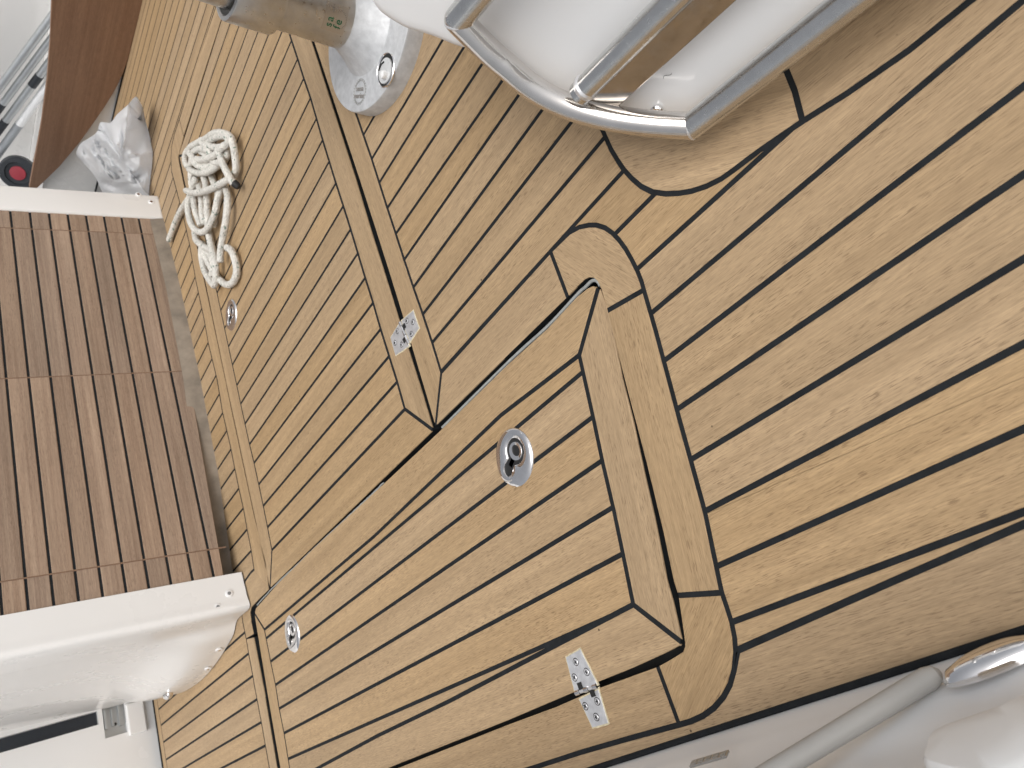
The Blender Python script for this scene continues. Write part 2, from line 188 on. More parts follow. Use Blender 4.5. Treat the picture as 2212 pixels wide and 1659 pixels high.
MISC = {"hingeH_top":[[0.0158,0.683],[0.0179,0.6543],[-0.0232,0.6481],[-0.0237,0.6897]],"hingeH_bot":[[-0.032,0.6865],[-0.0283,0.6497],[-0.0639,0.6542],[-0.0637,0.6817]],"hingeH_axis":[[-0.0241,0.6881],[-0.0245,0.6483]],"hingeH_screws":[[0.0072,0.6689],[-0.007,0.6575],[-0.0079,0.6805],[-0.0395,0.6581],[-0.0404,0.6802],[-0.0545,0.6688]],"hingeL_left":[[0.558,0.7816],[0.5534,0.8152],[0.5215,0.8174],[0.5125,0.7758]],"hingeL_right":[[0.5576,0.7742],[0.5518,0.7386],[0.5205,0.7395],[0.5168,0.7707]],"hingeL_axis":[[0.5576,0.7784],[0.5145,0.7747]],"hingeL_screws":[[0.5503,0.7924],[0.5387,0.8079],[0.5258,0.7933],[0.5482,0.7605],[0.5373,0.7478],[0.5245,0.761]],"gasket":[[0.3571,0.4137],[0.3615,0.4137],[0.3669,0.4163],[0.3696,0.4219],[0.3696,0.4334],[0.37,0.4468],[0.3667,0.5065],[0.3686,0.5911],[0.3661,0.7679]],"gasket2":[[0.3678,0.9633],[0.3671,1.0062],[0.3674,1.0506],[0.368,1.1408],[0.3692,1.2715],[0.3692,1.3579],[0.3702,1.4818],[0.366,1.6159]],"rail_loop":[[0.5275,0.2778,0.2122],[0.5198,0.2811,0.1976],[0.5115,0.2847,0.1819],[0.5045,0.2867,0.1693],[0.4991,0.2874,0.1602],[0.4866,0.2899,0.1385],[0.4717,0.2872,0.1164],[0.4548,0.2784,0.0951],[0.4333,0.2617,0.0719],[0.4126,0.2417,0.0522],[0.393,0.2203,0.035]],"rail1":[[0.5275,0.2778,0.2122],[0.5233,0.2661,0.2133],[0.5181,0.2512,0.2151]],"rail2":[[0.4556,0.2631,0.1107],[0.4192,0.144,0.1324]],"rail3":[[0.393,0.2203,0.035],[0.3701,0.1403,0.0521],[0.3468,0.0634,0.0664]],"bar":[[0.4572,0.268,0.098],[0.4379,0.2545,0.0761],[0.3948,0.1136,0.1017],[0.4172,0.1381,0.1212]],"slab":[[0.6063,0.3247,0.2588],[0.6054,0.3321,0.2525],[0.6038,0.3367,0.2469],[0.6,0.3402,0.2385],[0.5931,0.3402,0.2273],[0.5837,0.3376,0.214],[0.5688,0.3277,0.1967],[0.5502,0.3177,0.1736],[0.5353,0.3003,0.1615],[0.5279,0.3,0.1498],[0.5224,0.3008,0.1404],[0.5092,0.3034,0.1175],[0.4937,0.3005,0.0945],[0.4759,0.2914,0.0722],[0.4534,0.2739,0.0479],[0.4318,0.2529,0.0273],[0.4154,0.2345,0.0133],[0.392,0.1625,0.0241],[0.3873,0.1469,0.0272],[0.363,0.0664,0.0422]],"snap":[[0.4324,0.2383,0.0391]],"nr":[-0.7996,0.335,0.4985],"bdir":[0.2983,0.9419,-0.1545],"rope":[[[14316,12702,260],[14019,12571,272],[13660,12273,284],[13234,11885,296],[12872,11479,296],[12798,11234,290],[13023,11326,284],[13439,11735,272],[13792,12216,248],[13860,12478,224],[13566,12335,200]],[[14544,13949,120],[14960,14190,147],[15111,14040,173],[14911,13557,200],[14460,12942,233],[13988,12337,267],[13616,11821,300],[13197,11394,273],[12856,11187,247],[12619,11222,220],[12413,11342,187],[12250,11509,153],[12309,11800,120]],[[13171,11861,300],[12817,11757,324],[12495,11696,332],[12195,11645,308],[11957,11613,268],[11891,11609,220]],[[14094,13153,300],[13631,12699,320],[13150,12085,340],[12952,11682,320],[12868,11419,300]],[[14721,13536,280],[14353,13335,300],[13945,13172,320],[13513,12841,304],[13230,12468,252],[13116,12113,200]],[[14570,13974,200],[13945,13456,250],[13298,12779,300],[13065,12375,250],[12986,12097,200]],[[14554,13818,180],[14563,13402,220],[14132,12825,260],[13515,12309,300],[13389,12413,267],[13770,12946,233],[14296,13423,200]],[[14727,13376,140],[14071,12891,196],[13338,12397,252],[12926,12048,252],[12819,11725,196],[13014,11600,140]],[[14144,14325,260],[13515,13725,284],[12936,13021,300],[12491,12364,300],[12257,11938,268],[12165,11689,220]],[[14374,13856,200],[14207,14031,176],[13838,14168,152],[13551,14305,136],[13140,14250,128],[12902,14205,120]],[[13907,14358,200],[14155,14939,160],[14378,15609,120],[14436,16191,108],[14463,16729,95]],[[13913,13599,220],[13902,14124,212],[13811,14532,204],[13498,14600,208],[12995,14440,224],[12461,13967,240],[12246,13500,224],[12255,13018,208],[12441,12708,188],[12522,12435,164],[12415,12271,140]],[[13743,13151,200],[13368,13256,165],[13088,13467,130],[12782,13656,125],[12415,13820,120],[11941,13762,160],[11485,13666,200]],[[12437,12292,130],[12000,12212,184],[11628,12462,216],[11429,12914,204],[11257,13195,208],[11031,13322,220]],[[13152,14703,110],[12801,14671,125],[12226,14231,140],[11679,13720,180],[11253,13608,220],[10987,13781,210],[10865,14005,200]],[[12495,14341,110],[12301,14588,110],[11876,14640,110],[11302,14339,155],[10864,14027,200]],[[11153,12904,180],[10887,12723,160],[10555,12699,140],[10351,12836,120],[10335,13161,117],[10545,13523,113],[10894,13813,110],[11392,14108,113],[12002,14357,117],[12402,14422,120]],[[12287,14423,110],[11795,14046,117],[11457,13998,117],[11383,14291,110]],[[14148,13646,110],[13859,13781,110],[13447,13821,110],[13136,13971,110],[12757,13993,110]],[[13618,12911,110],[13216,12906,110],[12888,12804,110],[12635,12866,110],[12467,13243,110],[12286,13525,110]]],"board_low":[[1.7968,0.0051],[1.8758,0.0182],[1.9535,0.0364],[2.0538,0.0638],[2.1451,0.0901],[2.2766,0.1364],[2.4092,0.1931]],"board_top":[[1.604,0.2321],[1.7341,0.2217],[1.8874,0.2144],[2.0915,0.2118],[2.3035,0.2162],[2.4089,0.2203]]}

# ---------------------------------------------------------------- materials
def mat(name):
    m = bpy.data.materials.new(name); m.use_nodes = True
    nt = m.node_tree; b = nt.nodes['Principled BSDF']; return m, nt, b
def node(nt, t, **kw):
    n = nt.nodes.new(t)
    for k, v in kw.items():
        if k in ('operation', 'blend_type', 'data_type', 'noise_dimensions', 'feature', 'distance', 'noise_type', 'wave_type', 'bands_direction', 'interpolation_type', 'normalize'): setattr(n, k, v)
    return n
def mixc(nt, fac, a, b, blend='MIX'):
    m = nt.nodes.new('ShaderNodeMix'); m.data_type = 'RGBA'; m.blend_type = blend
    for i, v in ((0, fac), (6, a), (7, b)):
        if hasattr(v, 'is_linked') or hasattr(v, 'links'): nt.links.new(v, m.inputs[i])
        elif i == 0: m.inputs[0].default_value = v
        else: m.inputs[i].default_value = (*v, 1)
    return m.outputs[2]
def ramp(nt, src, pts):
    r = nt.nodes.new('ShaderNodeValToRGB'); nt.links.new(src, r.inputs[0])
    els = r.color_ramp.elements
    while len(els) < len(pts): els.new(.5)
    for e, (p, c) in zip(els, pts):
        e.position = p; e.color = (c, c, c, 1) if not hasattr(c, '__len__') else (*c, 1)
    return r.outputs[0]
def noise_t(nt, vec, scale, detail=2, rough=.5, dist=0):
    n = nt.nodes.new('ShaderNodeTexNoise'); n.inputs['Scale'].default_value = scale
    n.inputs['Detail'].default_value = detail; n.inputs['Roughness'].default_value = rough; n.inputs['Distortion'].default_value = dist
    if vec is not None: nt.links.new(vec, n.inputs['Vector'])
    return n.outputs[0]
def vscale(nt, vec, s):
    m = nt.nodes.new('ShaderNodeMapping'); m.inputs['Scale'].default_value = s; nt.links.new(vec, m.inputs['Vector']); return m.outputs[0]

def wood(name, light, dark, pore, pore_amt=.5, streak=40, rough=.55, var=.1, blotch=.12, grey=None):
    m, nt, b = mat(name)
    uv = nt.nodes.new('ShaderNodeTexCoord').outputs['UV']
    broad = noise_t(nt, vscale(nt, uv, (1.6, streak * 1.6, 1)), 1, 4, .7, 0)
    fine = noise_t(nt, vscale(nt, uv, (38, 700, 1)), 1, 3, .7)
    pores = noise_t(nt, vscale(nt, uv, (85, 1000, 1)), 1, 1.2, .5)
    big = noise_t(nt, vscale(nt, uv, (2.5, 22, 1)), 1, 3, .55)
    c = mixc(nt, ramp(nt, broad, ((.34, 0), (.68, 1))), dark, light)
    f = ramp(nt, fine, ((.28, .74), (.70, 1.14)))
    c = mixc(nt, 1.0, c, f, 'MULTIPLY')
    bl = ramp(nt, big, ((.3, 1 - blotch), (.7, 1 + blotch)))
    c = mixc(nt, 1.0, c, bl, 'MULTIPLY')
    pm = ramp(nt, pores, ((.55, 0), (.64, 1)))
    patch = ramp(nt, noise_t(nt, vscale(nt, uv, (4, 70, 3)), 1, 3), ((.35, .15), (.62, 1)))
    pf = nt.nodes.new('ShaderNodeMath'); pf.operation = 'MULTIPLY'; nt.links.new(pm, pf.inputs[0]); nt.links.new(patch, pf.inputs[1])
    pf2 = nt.nodes.new('ShaderNodeMath'); pf2.operation = 'MULTIPLY'; nt.links.new(pf.outputs[0], pf2.inputs[0]); pf2.inputs[1].default_value = pore_amt
    c = mixc(nt, pf2.outputs[0], c, pore)
    # each board differs a little
    oi = nt.nodes.new('ShaderNodeObjectInfo')
    h = nt.nodes.new('ShaderNodeHueSaturation'); nt.links.new(c, h.inputs['Color'])
    mr = nt.nodes.new('ShaderNodeMapRange'); nt.links.new(oi.outputs['Random'], mr.inputs[0]); mr.inputs[3].default_value = 1 - var; mr.inputs[4].default_value = 1 + var * .7
    nt.links.new(mr.outputs[0], h.inputs['Value'])
    wn_ = nt.nodes.new('ShaderNodeTexWhiteNoise'); wn_.noise_dimensions = '1D'; nt.links.new(oi.outputs['Random'], wn_.inputs['W'])
    mr2 = nt.nodes.new('ShaderNodeMapRange'); nt.links.new(wn_.outputs[0], mr2.inputs[0]); mr2.inputs[3].default_value = .93; mr2.inputs[4].default_value = 1.04
    nt.links.new(mr2.outputs[0], h.inputs['Saturation'])
    out = h.outputs[0]
    # dirt specks and pale scratches with a shape of their own
    oc = nt.nodes.new('ShaderNodeTexCoord').outputs['Object']
    sp = nt.nodes.new('ShaderNodeTexVoronoi'); sp.inputs['Scale'].default_value = 17; nt.links.new(oc, sp.inputs['Vector'])
    spm = ramp(nt, sp.outputs['Distance'], ((.018, 1), (.03, 0)))
    out = mixc(nt, spm, out, (.09, .06, .035))
    stn = ramp(nt, noise_t(nt, oc, 4.5, 4, .6, .2), ((.56, 0), (.76, .10)))
    out = mixc(nt, stn, out, grey or tuple(x * .72 for x in dark))
    nt.links.new(out, b.inputs['Base Color'])
    b.inputs['Roughness'].default_value = rough; b.inputs['Specular IOR Level'].default_value = .35
    bp = nt.nodes.new('ShaderNodeBump'); bp.inputs['Strength'].default_value = .25; bp.inputs['Distance'].default_value = .0004
    nt.links.new(pores, bp.inputs['Height']); nt.links.new(bp.outputs[0], b.inputs['Normal'])
    return m
M_teak = wood('teak', (.480, .334, .187), (.375, .256, .139), (.15, .092, .047), .6, var=.07, blotch=.05)
M_teak_wall = wood('teak_weathered', (.41, .30, .215), (.28, .19, .132), (.14, .085, .055), .45, streak=70, var=.17, blotch=.12)
M_mahogany = wood('mahogany', (.27, .16, .10), (.215, .12, .072), (.12, .06, .035), .4, streak=60, rough=.42, var=.02, blotch=.08)

def plain(name, col, rough=.5, metal=0, spec=.5, var=.06, scale=20, bump=0, bscale=300, rvar=.05, coat=0):
    m, nt, b = mat(name)
    oc = nt.nodes.new('ShaderNodeTexCoord').outputs['Object']
    n = noise_t(nt, oc, scale, 5, .6)
    f = ramp(nt, n, ((.3, 1 - var), (.7, 1 + var)))
    nt.links.new(mixc(nt, 1.0, col, f, 'MULTIPLY'), b.inputs['Base Color'])
    rr = ramp(nt, noise_t(nt, oc, scale * 2.3, 4, .65), ((.3, max(0, rough - rvar)), (.7, rough + rvar)))
    nt.links.new(rr, b.inputs['Roughness'])
    b.inputs['Metallic'].default_value = metal; b.inputs['Specular IOR Level'].default_value = spec
    b.inputs['Coat Weight'].default_value = coat
    if bump:
        bp = nt.nodes.new('ShaderNodeBump'); bp.inputs['Strength'].default_value = bump; bp.inputs['Distance'].default_value = .0006
        nt.links.new(noise_t(nt, oc, bscale, 3, .6), bp.inputs['Height']); nt.links.new(bp.outputs[0], b.inputs['Normal'])
    return m
M_caulk = plain('black_caulk', (.017, .019, .021), .75, spec=.12, var=.25, scale=60, bump=.3, bscale=500)
M_dark = plain('dark_gutter', (.02, .019, .018), .7, var=.3)
M_gel = plain('white_gelcoat', (.83, .83, .825), .26, var=.012, scale=3, coat=.3, rvar=.015)
M_gel2 = plain('cream_gelcoat', (.80, .79, .77), .28, var=.015, scale=3, coat=.3, rvar=.015)
M_steel = plain('polished_steel', (.70, .67, .64), .12, 1, var=.08, scale=30, rvar=.05)
M_brush2 = plain('satin_steel', (.66, .66, .65), .24, 1, var=.06, scale=60, rvar=.05)
M_steel2 = plain('scratched_steel', (.46, .43, .40), .11, 1, var=.12, scale=26, rvar=.08)
M_brush = plain('brushed_steel', (.55, .545, .53), .34, 1, var=.12, scale=45, rvar=.1)
M_chrome = plain('chrome', (.86, .85, .85), .07, 1, var=.05, scale=60, rvar=.03)
M_hinge = plain('hinge_steel', (.78, .78, .79), .42, .75, var=.14, scale=90, rvar=.12)
M_cast = plain('cast_alloy', (.56, .57, .58), .5, .25, var=.14, scale=70, bump=.5, bscale=220, rvar=.12)
M_castside = plain('cast_alloy_edge', (.42, .42, .41), .5, .6, var=.12, scale=50, bump=.3, bscale=200)
M_gasket = plain('grey_gasket', (.30, .31, .30), .5, var=.18, scale=120, bump=.4, bscale=260)
M_putty = plain('cream_putty', (.62, .55, .38), .8, var=.25, scale=150)
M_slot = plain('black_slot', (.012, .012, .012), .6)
M_rubber = plain('grey_rubber', (.40, .39, .37), .55, var=.05, scale=14)
M_kick = plain('kick_strip', (.25, .21, .165), .6, var=.3, scale=18)
M_alu = plain('aluminium', (.50, .52, .53), .38, .85, var=.06)
M_polewhite = plain('white_pole', (.78, .79, .80), .3, var=.04)
M_black = plain('black_plastic', (.02, .024, .03), .45, var=.2)
M_grey = plain('grey_plastic', (.30, .32, .34), .5, var=.1)
M_red = plain('red_plastic', (.28, .03, .045), .5, var=.15)
M_glass = plain('dark_window', (.012, .018, .028), .06, spec=.6)
M_green = plain('green_print', (.008, .11, .045), .5)
M_greyprint = plain('grey_print', (.12, .12, .12), .5)
M_groove = plain('sawn_teak', (.20, .12, .075), .7)
M_hull = plain('hull_moulding', (.7, .7, .69), .5)
def rope_mat():
    m, nt, b = mat('braided_rope')
    tc = nt.nodes.new('ShaderNodeTexCoord'); oc = tc.outputs['Object']; uv = tc.outputs['UV']
    v1 = ramp(nt, noise_t(nt, oc, 55, 4, .6), ((.3, .78), (.7, 1.05)))
    c = mixc(nt, 1.0, (.80, .775, .71), v1, 'MULTIPLY')
    fl = ramp(nt, noise_t(nt, oc, 120, 1, .5), ((.66, 0), (.70, .8)))
    c = mixc(nt, fl, c, (.10, .19, .14))
    nt.links.new(c, b.inputs['Base Color']); b.inputs['Roughness'].default_value = .85
    w1 = nt.nodes.new('ShaderNodeTexVoronoi'); w1.inputs['Scale'].default_value = 1
    nt.links.new(vscale(nt, uv, (150, 12, 1)), w1.inputs['Vector'])
    bp = nt.nodes.new('ShaderNodeBump'); bp.inputs['Strength'].default_value = .9; bp.inputs['Distance'].default_value = .002
    dk = ramp(nt, w1.outputs['Distance'], ((.15, 1.0), (.75, .80))); c2 = mixc(nt, 1.0, c, dk, 'MULTIPLY'); nt.links.new(c2, b.inputs['Base Color'])
    nt.links.new(w1.outputs['Distance'], bp.inputs['Height']); nt.links.new(bp.outputs[0], b.inputs['Normal'])
    return m
M_rope = rope_mat()
def bag_mat():
    m, nt, b = mat('thin_white_plastic')
    b.inputs['Base Color'].default_value = (.95, .955, .96, 1); b.inputs['Roughness'].default_value = .28
    tr = nt.nodes.new('ShaderNodeBsdfTranslucent'); tr.inputs[0].default_value = (.85, .87, .9, 1)
    mx = nt.nodes.new('ShaderNodeMixShader'); mx.inputs[0].default_value = .55
    nt.links.new(b.outputs[0], mx.inputs[1]); nt.links.new(tr.outputs[0], mx.inputs[2])
    nt.links.new(mx.outputs[0], nt.nodes['Material Output'].inputs[0])
    oc = nt.nodes.new('ShaderNodeTexCoord').outputs['Object']
    bp = nt.nodes.new('ShaderNodeBump'); bp.inputs['Strength'].default_value = .5; bp.inputs['Distance'].default_value = .004
    nt.links.new(noise_t(nt, oc, 22, 5, .6, 1.2), bp.inputs['Height']); nt.links.new(bp.outputs[0], b.inputs['Normal'])
    return m
M_bag = bag_mat()

# ---------------------------------------------------------------- object helpers
def empty(name, loc=(0, 0, 0), **props):
    o = bpy.data.objects.new(name, None); o.empty_display_size = .05; o.location = loc; COL.objects.link(o)
    for k, v in props.items(): o[k] = v
    return o
def root_loc(o):
    l = Vector((0, 0, 0))
    while o is not None: l = l + Vector(o.location); o = o.parent
    return l
def obj(name, verts, faces, m, parent=None, smooth=False, uvs=None, **props):
    off = root_loc(parent) if parent else Vector((0, 0, 0))
    me = bpy.data.meshes.new(name)
    me.from_pydata([tuple(Vector(v) - off) for v in verts], [], faces); me.update()
    me.materials.append(m)
    if smooth:
        for p in me.polygons: p.use_smooth = True
    if uvs is not None:
        ul = me.uv_layers.new(name='UVMap')
        for l in me.loops: ul.data[l.index].uv = uvs[l.vertex_index]
    o = bpy.data.objects.new(name, me); COL.objects.link(o)
    if parent: o.parent = parent
    for k, v in props.items(): o[k] = v
    return o
class MB:
    def __init__(s): s.v = []; s.f = []
    def add(s, v, f):
        n = len(s.v); s.v += [tuple(x) for x in v]; s.f += [tuple(i + n for i in q) for q in f]
    def prism(s, pts, z0, z1, bev=0):
        """closed outline (ccw, 2D) between two heights, optional top chamfer"""
        n = len(pts)
        rings = [[(x, y, z0) for x, y in pts]]
        if bev:
            q = inset(pts, bev); r1 = inset(pts, bev * .3)
            rings += [[(x, y, z1 - bev) for x, y in pts], [(x, y, z1 - bev * .3) for x, y in r1], [(x, y, z1) for x, y in q]]
        else: rings += [[(x, y, z1) for x, y in pts]]
        s.loft(rings, cap0=True, cap1=True)
    def loft(s, rings, cap0=True, cap1=True, closed=True):
        n = len(rings[0]); v = [p for r in rings for p in r]; f = []
        for i in range(len(rings) - 1):
            for j in range(n if closed else n - 1):
                k = (j + 1) % n; f.append((i * n + j, i * n + k, (i + 1) * n + k, (i + 1) * n + j))
        if cap0: f.append(tuple(range(n - 1, -1, -1)))
        if cap1: f.append(tuple(range((len(rings) - 1) * n, len(rings) * n)))
        s.add(v, f)
    def tube(s, path, r, seg=14, cap=True):
        P = [Vector(p) for p in path]; rings = []
        t0 = (P[1] - P[0]).normalized(); up = Vector((0, 0, 1)) if abs(t0.z) < .9 else Vector((1, 0, 0))
        side = t0.cross(up).normalized(); nrm = side.cross(t0)
        for i, p in enumerate(P):
            t = (P[min(i + 1, len(P) - 1)] - P[max(i - 1, 0)]).normalized()
            side = (side - t * side.dot(t)).normalized(); nrm = side.cross(t)
            rr = r[i] if hasattr(r, '__len__') else r
            rings.append([tuple(p + (side * math.cos(a) + nrm * math.sin(a)) * rr) for a in [2 * math.pi * k / seg for k in range(seg)]])
        s.loft(rings, cap, cap)
    def lathe(s, prof, axis_o, ax=Vector((0, 0, 1)), seg=40, sx=1, sy=1, rot=0):
        ax = Vector(ax).normalized(); up = Vector((1, 0, 0)) if abs(ax.x) < .9 else Vector((0, 1, 0))
        a = (up - ax * up.dot(ax)).normalized(); b = ax.cross(a); o = Vector(axis_o)
        rings = []
        for r, h in prof:
            ring = []
            for k in range(seg):
                t = 2 * math.pi * k / seg; x = r * math.cos(t) * sx; y = r * math.sin(t) * sy
                X = x * math.cos(rot) - y * math.sin(rot); Y = x * math.sin(rot) + y * math.cos(rot)
                ring.append(tuple(o + a * X + b * Y + ax * h))
            rings.append(ring)
        s.loft(rings, True, True)
    def box(s, o, dx, dy, dz, ax=None):
        """box from corner-centre o with half sizes along given axes"""
        ax = ax or (Vector((1, 0, 0)), Vector((0, 1, 0)), Vector((0, 0, 1))); o = Vector(o)
        v = [o + ax[0] * i * dx + ax[1] * j * dy + ax[2] * k * dz for k in (-1, 1) for j in (-1, 1) for i in (-1, 1)]
        s.add(v, [(0, 2, 3, 1), (4, 5, 7, 6), (0, 1, 5, 4), (2, 6, 7, 3), (0, 4, 6, 2), (1, 3, 7, 5)])
    def build(s, name, m, parent=None, smooth=True, angle=35, bevel=0, **props):
        o = obj(name, s.v, s.f, m, parent, False, **props)
        me = o.data
        if bevel:
            bm = bmesh.new(); bm.from_mesh(me); bmesh.ops.recalc_face_normals(bm, faces=bm.faces)
            es = [e for e in bm.edges if len(e.link_faces) == 2 and e.calc_face_angle(0) > .6]
            bmesh.ops.bevel(bm, geom=es, offset=bevel, segments=3, profile=.5, affect='EDGES'); bm.to_mesh(me); bm.free()
        if smooth:
            for p in me.polygons: p.use_smooth = True
            try: me.set_sharp_from_angle(angle=math.radians(angle))
            except Exception: pass
        return o
def inset(pts, w):
    n = len(pts); N = []; out = []
    for i in range(n):
        dx = pts[(i + 1) % n][0] - pts[i][0]; dy = pts[(i + 1) % n][1] - pts[i][1]; l = math.hypot(dx, dy) or 1e-9
        N.append((-dy / l, dx / l))
    for i in range(n):
        a = N[i - 1]; b = N[i]; d = 1 + a[0] * b[0] + a[1] * b[1]; d = max(d, .35)
        out.append((pts[i][0] + (a[0] + b[0]) * w / d, pts[i][1] + (a[1] + b[1]) * w / d))
    return out
def ccw(pts):
    a = sum(pts[i][0] * pts[(i + 1) % len(pts)][1] - pts[(i + 1) % len(pts)][0] * pts[i][1] for i in range(len(pts)))
    return pts if a > 0 else pts[::-1]
def smooth_path(P, n=6, closed=False):
    P = [Vector(p) for p in P]; out = []
    m = len(P)
    for i in range(m - 1 if not closed else m):
        p0 = P[i - 1] if (i > 0 or closed) else P[0] * 2 - P[1]; p1 = P[i]; p2 = P[(i + 1) % m]
        p3 = P[(i + 2) % m] if (i + 2 < m or closed) else P[-1] * 2 - P[-2]
        for k in range(n):
            t = k / n
            out.append(.5 * ((2 * p1) + (p2 - p0) * t + (2 * p0 - 5 * p1 + 4 * p2 - p3) * t * t + (3 * p1 - p0 - 3 * p2 + p3) * t ** 3))
    if not closed: out.append(P[-1])
    return out

# ---------------------------------------------------------------- large structure
fl = MB(); fl.box((0, 0, -.06), 14, 14, .01); fl.build('boat_floor', M_hull, None, False, kind='structure')
gut = MB(); gut.box((.85, .95, -.036), 1.6, 1.75, .003); gut.build('gutter_tray', M_dark, None, False, kind='structure')
deck = empty('deck', (0, 0, 0), kind='structure', label='teak laid cockpit deck with black caulked seams')
lidH = empty('deck_hatch', (.15, 1.0, 0), label='near hatch with two lift rings, its corner toward the steel rail', category='deck hatch')
lidL = empty('deck_hatch', (1.0, 1.15, 0), label='wide far hatch with the rope coil lying on it', category='deck hatch')
lidH['group'] = 'teak hatches in the deck'; lidL['group'] = 'teak hatches in the deck'
PAR = {'deck': deck, 'lidH': lidH, 'lidL': lidL}
def plank(name, pts, ang, parent, m, z=0.0, thick=.0022, bev=.0004, rb=None):
    pts = ccw([tuple(p) for p in pts]); n = len(pts)
    i0 = inset(pts, bev * .35); i1 = inset(pts, bev)
    rings = [[(x, y, z - thick) for x, y in pts], [(x, y, z - bev) for x, y in pts], [(x, y, z - bev * .3) for x, y in i0], [(x, y, z) for x, y in i1]]
    v = [p for r in rings for p in r]; f = []
    for i in range(3):
        for j in range(n):
            k = (j + 1) % n; f.append((i * n + j, i * n + k, (i + 1) * n + k, (i + 1) * n + j))
    f.append(tuple(range(3 * n, 4 * n))); f.append(tuple(range(n - 1, -1, -1)))
    ca, sa = math.cos(ang), math.sin(ang); ou, ov = random.uniform(-40, 40), random.uniform(-8, 8)
    sk = random.uniform(-.012, .012)
    uvs = [((p[0] * ca + p[1] * sa) + ou, (-p[0] * sa + p[1] * ca) + ov + sk * (p[0] * ca + p[1] * sa) + p[2] * .7) for p in v]
    return obj(name, v, f, m, parent, False, uvs)
for g, kind, pts, ang in PLANKS:
    P = [(x * 1e-4, y * 1e-4) for x, y in pts]
    plank('border_plank' if kind == 'border_plank' else 'plank', P, ang, PAR[g], M_teak,
          bev=.0010 if (kind == 'border_plank' and g != 'deck') else .0004)
c = {'deck': MB(), 'lidH': MB(), 'lidL': MB()}
for g, pts in SHEETS:
    P = ccw([(x * 1e-4, y * 1e-4) for x, y in pts]); n = len(P)
    if g != 'deck': P = inset(P, .0012)
    c[g].add([(x, y, -.0005) for x, y in P] + [(x, y, -.022) for x, y in P], [tuple(range(n))] + [(j, j + n, (j + 1) % n + n, (j + 1) % n) for j in range(n)])
for g in c: c[g].build('caulking', M_caulk, PAR[g], False)

# grey gasket showing along the near hatch
def ribbon(path, w, z, h, jag=0):
    P = [Vector((p[0], p[1], 0)) for p in path]; Q = smooth_path(P, 8) if len(P) > 2 else [P[0].lerp(P[1], t / 10) for t in range(11)]
    mb = MB(); path3 = []; rr = []
    for i, p in enumerate(Q):
        path3.append((p.x + random.uniform(-jag, jag), p.y + random.uniform(-jag, jag) * .3, z)); rr.append(w * (1 + random.uniform(-.15, .15) * (1 if jag else 0)))
    mb.tube(path3, rr, 8); return mb
ribbon([(x + .0010, y) for x, y in MISC['gasket']], .0021, -.0025, 0).build('gasket', M_gasket, lidH)
ribbon([(x + .0006, y) for x, y in MISC['gasket2']], .0015, -.0022, 0, .0004).build('gasket', M_gasket, lidH)

